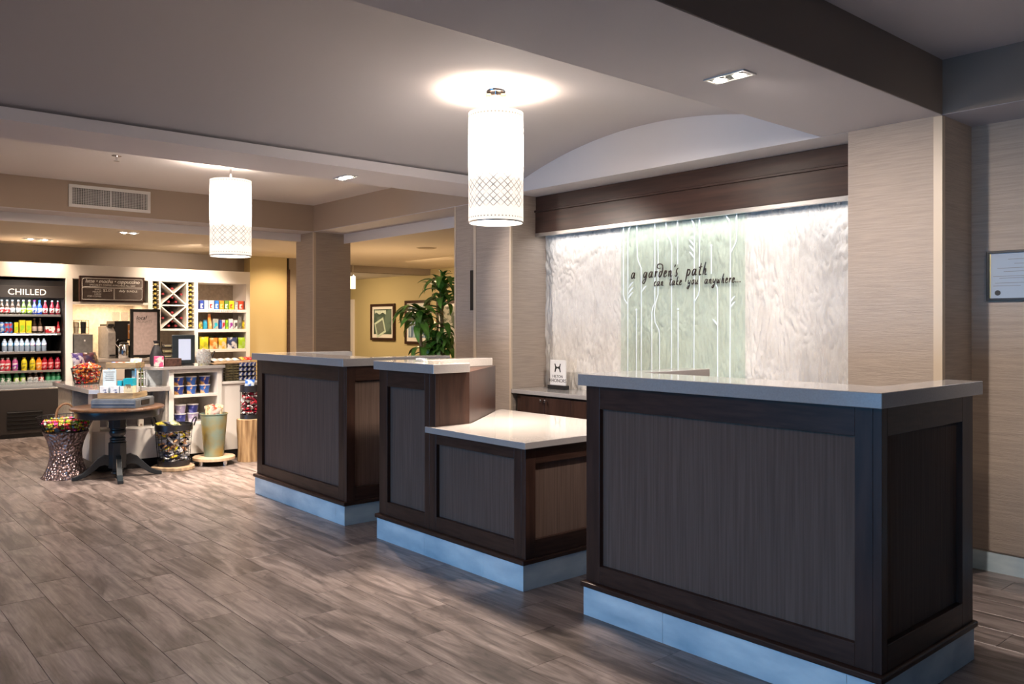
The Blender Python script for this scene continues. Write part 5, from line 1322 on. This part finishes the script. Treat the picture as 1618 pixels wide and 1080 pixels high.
# ---- pedestal table and what stands on it
TX, TY = -7.48, 2.06
M['table_black'] = mat('black_painted_wood', (.018, .024, .030), .28, var=.1, vs=10)
M['table_top'] = mat('walnut_top', (.085, .042, .022), .28, var=.35, vs=5, vst=(1, 6, 1))
pt = thing('pedestal_table', 'round pedestal table with a brown top and black turned base', 'table', (TX, TY, 0))
MB().lathe([(.340, .578), (.362, .583), (.368, .592), (.364, .601), (.355, .605)], (TX, TY, 0), 48).obj('tabletop', 'table_top', pt, smooth=True)
MB().lathe([(.322, .520), (.325, .524), (.325, .578)], (TX, TY, 0), 48).obj('apron', 'table_black', pt, smooth=True)
def octo(r, z0, z1): return MB().lathe([(r, z0), (r, z1)], (TX, TY, 0), 8)
octo(.072, .425, .520).obj('upper_block', 'table_black', pt, bevel=.003)
MB().lathe([(.050, .300), (.062, .306), (.062, .316), (.054, .321), (.063, .327), (.063, .337), (.046, .345), (.062, .365), (.066, .385), (.062, .402), (.052, .408), (.062, .412), (.062, .420), (.05, .426)], (TX, TY, 0), 24).obj('turned_column', 'table_black', pt, smooth=True)
octo(.074, .085, .300).obj('lower_block', 'table_black', pt, bevel=.003)
MB().lathe([(.03, .03), (.05, .038), (.05, .05), (.04, .06), (.045, .085)], (TX, TY, 0), 20).obj('finial', 'table_black', pt, smooth=True)
for k in range(4):
    a = math.radians(-12 + 90 * k - 0)
    prof = [(.06, .19), (.10, .20), (.15, .175), (.20, .12), (.26, .06), (.32, .032), (.345, .028), (.345, .0), (.31, .0), (.25, .022), (.19, .062), (.14, .105), (.10, .115), (.06, .10)]
    lg = MB().prism(prof, -.022, .022, 'y')
    lg.v = [(TX + p[0] * math.cos(a) - p[1] * math.sin(a), TY + p[0] * math.sin(a) + p[1] * math.cos(a), p[2]) for p in lg.v]
    lg.obj('leg', 'table_black', pt, bevel=.005)
AZ = math.radians(49.1)
RZ = Matrix.Rotation(AZ, 3, 'Z')
def tp(u, w):
    u = .84 * u + .055
    return (TX + u * math.cos(AZ) - w * math.sin(AZ), TY + u * math.sin(AZ) + w * math.cos(AZ))
# local frame: +u to the viewer's right, -w to the viewer
def tbox(u0, u1, w0, w1, z0, z1):
    p = [tp(u0, w0), tp(u1, w0), tp(u1, w1), tp(u0, w1)]
    return MB().prism(p, z0, z1)
ZP = .6055
gal = mat('galvanised_metal', (.15, .165, .185), .5, .5, var=.3, vs=9)
cr8 = thing('galvanised_crate', 'upturned grey galvanised tray on the round table', 'tray', (TX, TY, ZP))
def tframe(u0, u1, w0, w1, z0, z1, t, par, m, nm):
    tbox(u0, u1, w0, w0 + t, z0, z1).obj(nm, m, par, bevel=.002); tbox(u0, u1, w1 - t, w1, z0, z1).obj(nm, m, par, bevel=.002)
    tbox(u0, u0 + t, w0 + t, w1 - t, z0, z1).obj(nm, m, par, bevel=.002); tbox(u1 - t, u1, w0 + t, w1 - t, z0, z1).obj(nm, m, par, bevel=.002)
tframe(-.215, .225, -.20, .15, ZP, .672, .012, cr8, gal, 'side')
tbox(-.210, .220, -.195, .145, .672, .680).obj('top_plate', gal, cr8, bevel=.002)
tbox(-.2, .21, -.205, -.199, .636, .646).obj('rib', gal, cr8, bevel=.002)
for u in (-.232, .226): tbox(u, u + .006, -.10, .05, .625, .665).obj('handle', 'black_metal', cr8, bevel=.002)
oak = mat('weathered_oak', (.30, .215, .12), .55, var=.35, vs=6, vst=(1, 1, 6))
ds = thing('tiered_display', 'two-tier display stand of weathered wood and metal on the grey tray', 'stand', (TX, TY, .6805))
tbox(-.170, .180, -.17, .10, .681, .690).obj('base', oak, ds, bevel=.002)
tframe(-.170, .180, -.17, .10, .690, .728, .010, ds, oak, 'tray_side')
for u, w in ((-.135, .06), (.135, .06), (-.135, -.03), (.135, -.03)): tbox(u - .005, u + .005, w - .005, w + .005, .690, .930).obj('post', 'steel', ds)
tbox(-.140, .150, -.06, .09, .925, .932).obj('trough_floor', oak, ds)
tframe(-.145, .155, -.07, .10, .930, .975, .008, ds, oak, 'trough_side')
cs = thing('card_sign', 'pale blue price card standing on the display stand', 'sign', (*tp(-.085, -.10), .690))
tbox(-.150, -.018, -.112, -.104, .691, .918).obj('card', pm((.55, .68, .76), .5), cs, bevel=.001)
lm = MB()
for k, (a, b) in enumerate(((.012, .120), (.030, .108), (.026, .112), (.02, .115), (.026, .112))):
    lm.v += tbox(-.150 + a, -.150 + b, -.1135, -.112, .898 - k * .017, .903 - k * .017).v; lm.f += [tuple(i + 8 * k for i in f) for f in MB().box(0, 1, 0, 1, 0, 1).f]
lm2 = MB()
for k, (a, b) in enumerate(((.012, .120), (.030, .108), (.026, .112), (.02, .115), (.026, .112))):
    q = tbox(-.150 + a, -.150 + b, -.1135, -.1119, .898 - k * .017, .903 - k * .017); lm2.add(q.v, q.f)
lm2.obj('text_lines', 'grey_print', cs)
def tcarton(name, label, cat, u, w, z, su, sw_, h, m, m2=None, top=None, group=None):
    t = thing(name, label, cat, (*tp(u, w), z), group)
    tbox(u - su / 2, u + su / 2, w - sw_ / 2, w + sw_ / 2, z, z + h).obj('box', m, t, bevel=.003)
    if m2: tbox(u - su * .32, u + su * .32, w - sw_ / 2 - .001, w - sw_ / 2 + .001, z + h * .35, z + h * .70).obj('front_label', m2, t)
    if top: tbox(u - su / 2 - .001, u + su / 2 + .001, w - sw_ / 2 - .001, w + sw_ / 2 + .001, z + h * .62, z + h + .001).obj('top_band', top, t)
    return t
wp = pm((.68, .73, .80), .45); dk = pr((.68, .73, .80), (.10, .12, .25), 30)
tcarton('white_tea_box', 'white box with small dark print on the display stand, first from the stool side', 'box', -.112, -.139, .6905, .085, .035, .095, wp, dk, group='white boxes on the stand')
tcarton('white_tea_box', 'white box with small dark print in the middle of the display stand', 'box', -.008, -.139, .6905, .085, .035, .095, wp, dk, group='white boxes on the stand')
tcarton('white_tea_box', 'narrow plain white box next to the cream box on the display stand', 'box', .062, -.137, .6905, .036, .035, .092, wp, None, group='white boxes on the stand')
tcarton('cream_tea_box', 'cream box with a teal top band on the display stand', 'box', .121, -.115, .6905, .090, .07, .155, pm((.66, .60, .42), .45), pr((.66, .60, .42), (.30, .20, .10), 25), pm((.01, .34, .45), .4))
tcarton('teal_box', 'small plain teal box behind the white boxes on the display stand', 'box', .008, -.085, .6905, .045, .03, .135, pm((.01, .34, .48), .4))
tcarton('teal_box', 'larger plain teal box left of the cream box on the display stand', 'box', .068, -.07, .6905, .045, .03, .150, pm((.01, .30, .45), .4))
tcarton('brown_box', 'brown box standing behind the teal boxes on the display stand', 'box', .042, .02, .6905, .075, .05, .225, pm((.10, .05, .035), .5), pm((.3, .2, .15)))
tcarton('white_carton', 'white carton behind the cream box on the display stand', 'box', .108, .005, .6905, .045, .05, .215, pm((.66, .66, .66), .5), pr((.66, .66, .66), (.3, .2, .3), 25))
for k, (u, w, L_, c1, c2_, d) in enumerate(((-.115, -.02, .055, (.03, .10, .40), (.5, .6, .7), 'blue'), (-.055, -.03, .08, (.70, .10, .05), (.75, .7, .65), 'red and white'), (.02, -.02, .07, (.68, .28, .2), (.75, .7, .68), 'pale red'), (.10, 0.0, .10, (.68, .62, .55), (.3, .4, .2), 'cream'))):
    b_ = bag('candy_packet', '%s packet lying in the upper trough of the display stand' % d, 'packet', (*tp(u, w), .9335), L_, .07 if k < 3 else .085, .03, pr(c1, c2_, 18), 'packets in the upper trough', rot=(0, -.55 if k == 3 else -.9, AZ - PI / 2), seed=60 + k)

# ---- hammered stool with candy basket
SX, SY = -7.80, 1.735
hm = mat('hammered_copper', (.38, .29, .29), .32, .9, var=.3, vs=10)
nt = hm.node_tree; b = nt.nodes['Principled BSDF']
vor = nd(nt, 'ShaderNodeTexVoronoi'); vor.inputs['Scale'].default_value = 44
tcd = nd(nt, 'ShaderNodeTexCoord'); nt.links.new(tcd.outputs['Object'], vor.inputs['Vector'])
bp = nd(nt, 'ShaderNodeBump'); bp.inputs['Strength'].default_value = 1.0; bp.inputs['Distance'].default_value = .02
nt.links.new(vor.outputs['Distance'], bp.inputs['Height']); nt.links.new(bp.outputs[0], b.inputs['Normal'])
stl = thing('drum_stool', 'waisted hammered copper drum stool on the floor by the low counter', 'stool', (SX, SY, 0))
prof = []
for k in range(19):
    u = k / 18; prof.append((.125 + .062 * abs(2 * u - 1) ** 1.9 - (.008 if u > .5 else 0) * (2 * u - 1), .388 * u))
MB().lathe(prof, (SX, SY, 0), 40).obj('body', hm, stl, smooth=True)
MB().lathe([(.187, 0), (.190, .004), (.187, .008)], (SX, SY, 0), 40, cap=False).obj('bottom_rim', hm, stl, smooth=True)
wk = wire_basket('round_candy_basket', 'wide wire basket with a curved handle on the hammered stool', (SX, SY, .389), .168, .222, .126, 26, 4, .0028)
hp_ = []
for k in range(11):
    a = PI * k / 10; hp_.append((SX - .10 - .0, SY + .02 + .075 * math.cos(a), .50 + .115 * math.sin(a)))
hb = MB()
hb.tube(hp_, .010, 6); hb.obj('handle', pm((.22, .13, .07), .5), wk, smooth=True)
heap('candy_pieces', 'bright red, green and yellow candy packets heaped in the stool basket', (SX, SY, .40), .140, .178, .072, 480, .026, [(.85, .04, .10), (.22, .65, .05), (.90, .75, .06), (.90, .18, .14), (.90, .42, .05), (.48, .75, .10), (.10, .35, .65), (.85, .10, .35), (.8, .75, .7)], seed=9, crown=.022, flat=.45)

# ---- wire bin on its slab
BXc, BYc = -7.60, 2.565
slab = MB().prism([(BXc + .185 * math.cos(a) * (1.15 + .10 * math.sin(2 * a + .8)) * .85, BYc + .17 * math.sin(a) * (1.05 + .08 * math.sin(3 * a))) for a in [2 * PI * k / 20 for k in range(20)]], 0.0, .034).obj('wood_slab', mat('pale_slab', (.55, .40, .26), .6, var=.25, vs=6, vst=(1, 5, 1)), bevel=.006)
tag(slab, 'pale irregular wood slab on the floor under the wire bin', 'slab')
wbn = thing('wire_bin', 'tall wire bin with dark metal bands and two looped handles full of snack bags', 'bin', (BXc, BYc, .0345))
r0, r1, zb, zt = .132, .158, .035, .405
for k in range(18):
    a = 2 * PI * k / 18
    MB().tube([(BXc + r0 * math.cos(a), BYc + r0 * math.sin(a), zb + .02), (BXc + r1 * math.cos(a), BYc + r1 * math.sin(a), zt - .01)], .0022, 4).obj('wire', 'mesh_wire', wbn)
for k in range(1, 6):
    u = k / 6; r = r0 + (r1 - r0) * u
    MB().tube([(BXc + r * math.cos(2 * PI * i / 28), BYc + r * math.sin(2 * PI * i / 28), zb + (zt - zb) * u) for i in range(28)], .0020, 4, closed=True).obj('hoop', 'mesh_wire', wbn)
dm = mat('dark_band_metal', (.07, .07, .08), .35, .8)
MB().lathe([(r1 - .003, zt - .055), (r1 + .002, zt - .055), (r1 + .004, zt), (r1 - .001, zt)], (BXc, BYc, 0), 32, cap=False).obj('top_band', dm, wbn, smooth=True)
MB().lathe([(r0 - .001, zb), (r0 + .004, zb), (r0 + .008, zb + .05), (r0 + .002, zb + .05)], (BXc, BYc, 0), 32, cap=False).obj('bottom_band', dm, wbn, smooth=True)
MB().lathe([(r0, zb + .001), (r0, zb + .005)], (BXc, BYc, 0), 24).obj('bottom_plate', dm, wbn)
for s_ in (-1, 1):
    u = Vector((math.cos(AZ), math.sin(AZ), 0)) * s_; w = Vector((-u.y, u.x, 0))
    c0 = Vector((BXc, BYc, zt - .02)) + u * (r1 + .008)
    MB().tube([c0 - w * .04, c0 + u * .02 - w * .04 + Vector((0, 0, .06)), c0 + u * .028 - w * .015 + Vector((0, 0, .08)), c0 + u * .028 + w * .015 + Vector((0, 0, .08)), c0 + u * .02 + w * .04 + Vector((0, 0, .06)), c0 + w * .04], .006, 6).obj('handle', 'black_metal', wbn, smooth=True)
heap('snack_packets', 'jumble of navy, white and yellow snack packets filling the wire bin', (BXc, BYc, .055), .095, .125, .29, 420, .036, [(.04, .05, .12), (.78, .78, .80), (.42, .47, .60), (.80, .68, .05), (.75, .42, .22), (.70, .70, .72)], cat='snack packets', seed=12, crown=.03, flat=.35, hollow=.35)
for k, (dx, dy, rz, c1, c2_, d) in enumerate(((.0, -.06, .2, (.55, .48, .05), (.06, .06, .05), 'yellow and black'), (.02, .05, .8, (.70, .62, .30), (.10, .12, .06), 'pale yellow'), (-.06, .0, 1.6, (.10, .12, .2), (.5, .5, .5), 'navy'))):
    bag('snack_bag', '%s snack bag lying on top of the wire bin' % d, 'snack bag', (BXc + dx, BYc + dy, .375), .12, .09, .04, pr(c1, c2_, 18), 'bags on top of the wire bin', rot=(.2, -1.0, rz), seed=80 + k)

# ---- planter on its footed board
PX, PY = -7.612, at(338, 700, x=-7.612).y
fb = thing('footed_board', 'round pale wood board on short metal feet under the planter', 'board', (PX, PY, 0))
MB().lathe([(.175, .044), (.188, .048), (.188, .072), (.182, .076)], (PX, PY, 0), 32).obj('board', mat('pale_board', (.62, .46, .31), .55, var=.15, vs=6, vst=(1, 6, 1)), fb, smooth=True)
for k in range(4):
    a = PI / 2 * k + .35
    MB().lathe([(.020, 0), (.020, .0445)], (PX + .145 * math.cos(a), PY + .145 * math.sin(a), 0), 12).obj('foot', 'chrome', fb, smooth=True)
M['verdigris'] = mat('verdigris_tin', (.42, .30, .07), .42, .35, col2=(.22, .40, .40), vs=4.6, vst=(1, 1, 1.2), bump=.05, bs=30)
pln = MB().lathe([(.084, .0765), (.086, .079), (.120, .462), (.126, .466), (.126, .472), (.118, .472), (.116, .462), (.082, .083)], (PX, PY, 0), 36).obj('tapered_planter', 'verdigris', smooth=True)
tag(pln, 'tall tapered weathered metal planter of snack bags on the footed board', 'planter')
for k in range(7):
    a = 2 * PI * k / 7 + .4; rr = .062 if k else .0
    bag('snack_bag', 'cream snack bag in the metal planter, %s round the rim' % ORD[k], 'snack bag', (PX + rr * math.cos(a), PY + rr * math.sin(a), .418), .085, .13, .035, pr((.72, .60, .40), (.30, .18, .08), 22) if k % 3 else pr((.66, .55, .5), (.6, .1, .05), 18), 'snack bags in the planter', rot=(random.uniform(-.3, .3), random.uniform(-.2, .35), a), seed=90 + k)

# ---- log stool and wire canister
LX, LY = -7.60, 3.275
lg = thing('log_stool', 'bark-stripped log stool on the floor beside the farthest desk', 'stool', (LX, LY, 0))
pf_ = []
for k in range(5): pf_.append((.118 - .006 * math.sin(k * 1.3), .395 * k / 4))
lb_ = MB().lathe(pf_, (LX, LY, 0), 30)
lb_.v = [(LX + (p[0] - LX) * (1 + .05 * math.sin(7 * math.atan2(p[1] - LY, p[0] - LX)) * .6), LY + (p[1] - LY) * (1 + .05 * math.sin(5 * math.atan2(p[1] - LY, p[0] - LX) + 1) * .6), p[2]) for p in lb_.v]
lb_.obj('trunk', mat('log_side', (.17, .09, .035), .8, col2=(.48, .32, .16), vs=11, vst=(3, 3, .22), bump=1.0, bs=14, bst=(3, 3, .3)), lg, smooth=True)
MB().lathe([(.110, .394), (.108, .398)], (LX, LY, 0), 30).obj('cut_top', mat('log_top', (.55, .40, .24), .7, var=.2, vs=20), lg)
CX_, CY_ = LX, LY
wc_ = thing('wire_canister', 'wire canister with dark bands full of red and white packets on the log stool', 'canister', (CX_, CY_, .3985))
for k in range(14):
    a = 2 * PI * k / 14
    MB().tube([(CX_ + .088 * math.cos(a), CY_ + .088 * math.sin(a), .43), (CX_ + .088 * math.cos(a), CY_ + .088 * math.sin(a), .67)], .002, 4).obj('wire', 'mesh_wire', wc_)
for z0, z1 in ((.3985, .440), (.655, .715)):
    MB().lathe([(.086, z0), (.091, z0), (.091, z1), (.086, z1)], (CX_, CY_, 0), 24, cap=False).obj('band', dm, wc_, smooth=True)
MB().lathe([(.086, .399), (.086, .403)], (CX_, CY_, 0), 20).obj('bottom_plate', dm, wc_)
heap('red_packets', 'jumble of red, white and black packets inside the wire canister', (CX_, CY_, .42), .070, .070, .255, 240, .028, [(.45, .02, .04), (.68, .66, .66), (.30, .02, .05), (.06, .03, .04), (.60, .56, .58)], cat='snack packets', seed=21, crown=.01, flat=.4, hollow=.4)
bag('blue_packet', 'bright blue packet on top of the wire canister', 'packet', (CX_ + .03, CY_ - .02, .695), .09, .085, .04, pr((.02, .12, .50), (.5, .6, .7), 18), None, rot=(0, -.5, -.6), seed=99)

lamp('SPOT', 'cooler_fill', (-9.7, 1.95, 2.24), 110, (1.0, .88, .76), .05, (-1.15, .02, -1.25), 1.0, .8)  # added spot without a fitting, evens out the light on the bottles
# shop lights: niche and header washer, plus spots added for brightness
lamp('AREA', 'niche_light', (-11.05, 2.88, 1.53), 7, (1.0, 0.74, 0.46), .6, (-.1, 0, -1), size_y=.05)
lamp('SPOT', 'shelf_fill', (-9.9, 4.1, 2.24), 80, (1.0, .82, .66), .05, (-.75, .05, -1), 1.2, .7)  # added spot to light the snack shelves, no fitting
lamp('SPOT', 'header_washer', (-10.05, 3.7, 2.24), 70, (1.0, .78, .58), .05, (-.9, .0, -.5), 1.6, .8)
lamp('SPOT', 'counter_fill', (-8.3, 3.0, 2.22), 100, (1.0, .84, .68), .05, (.28, -.15, -1), 1.5, .8)  # this spot and the next are added to brighten the white counters
lamp('SPOT', 'counter_fill', (-6.7, 1.3, 2.60), 260, (1.0, .86, .74), .05, (-1.05, .95, -2.1), 1.1, .8)
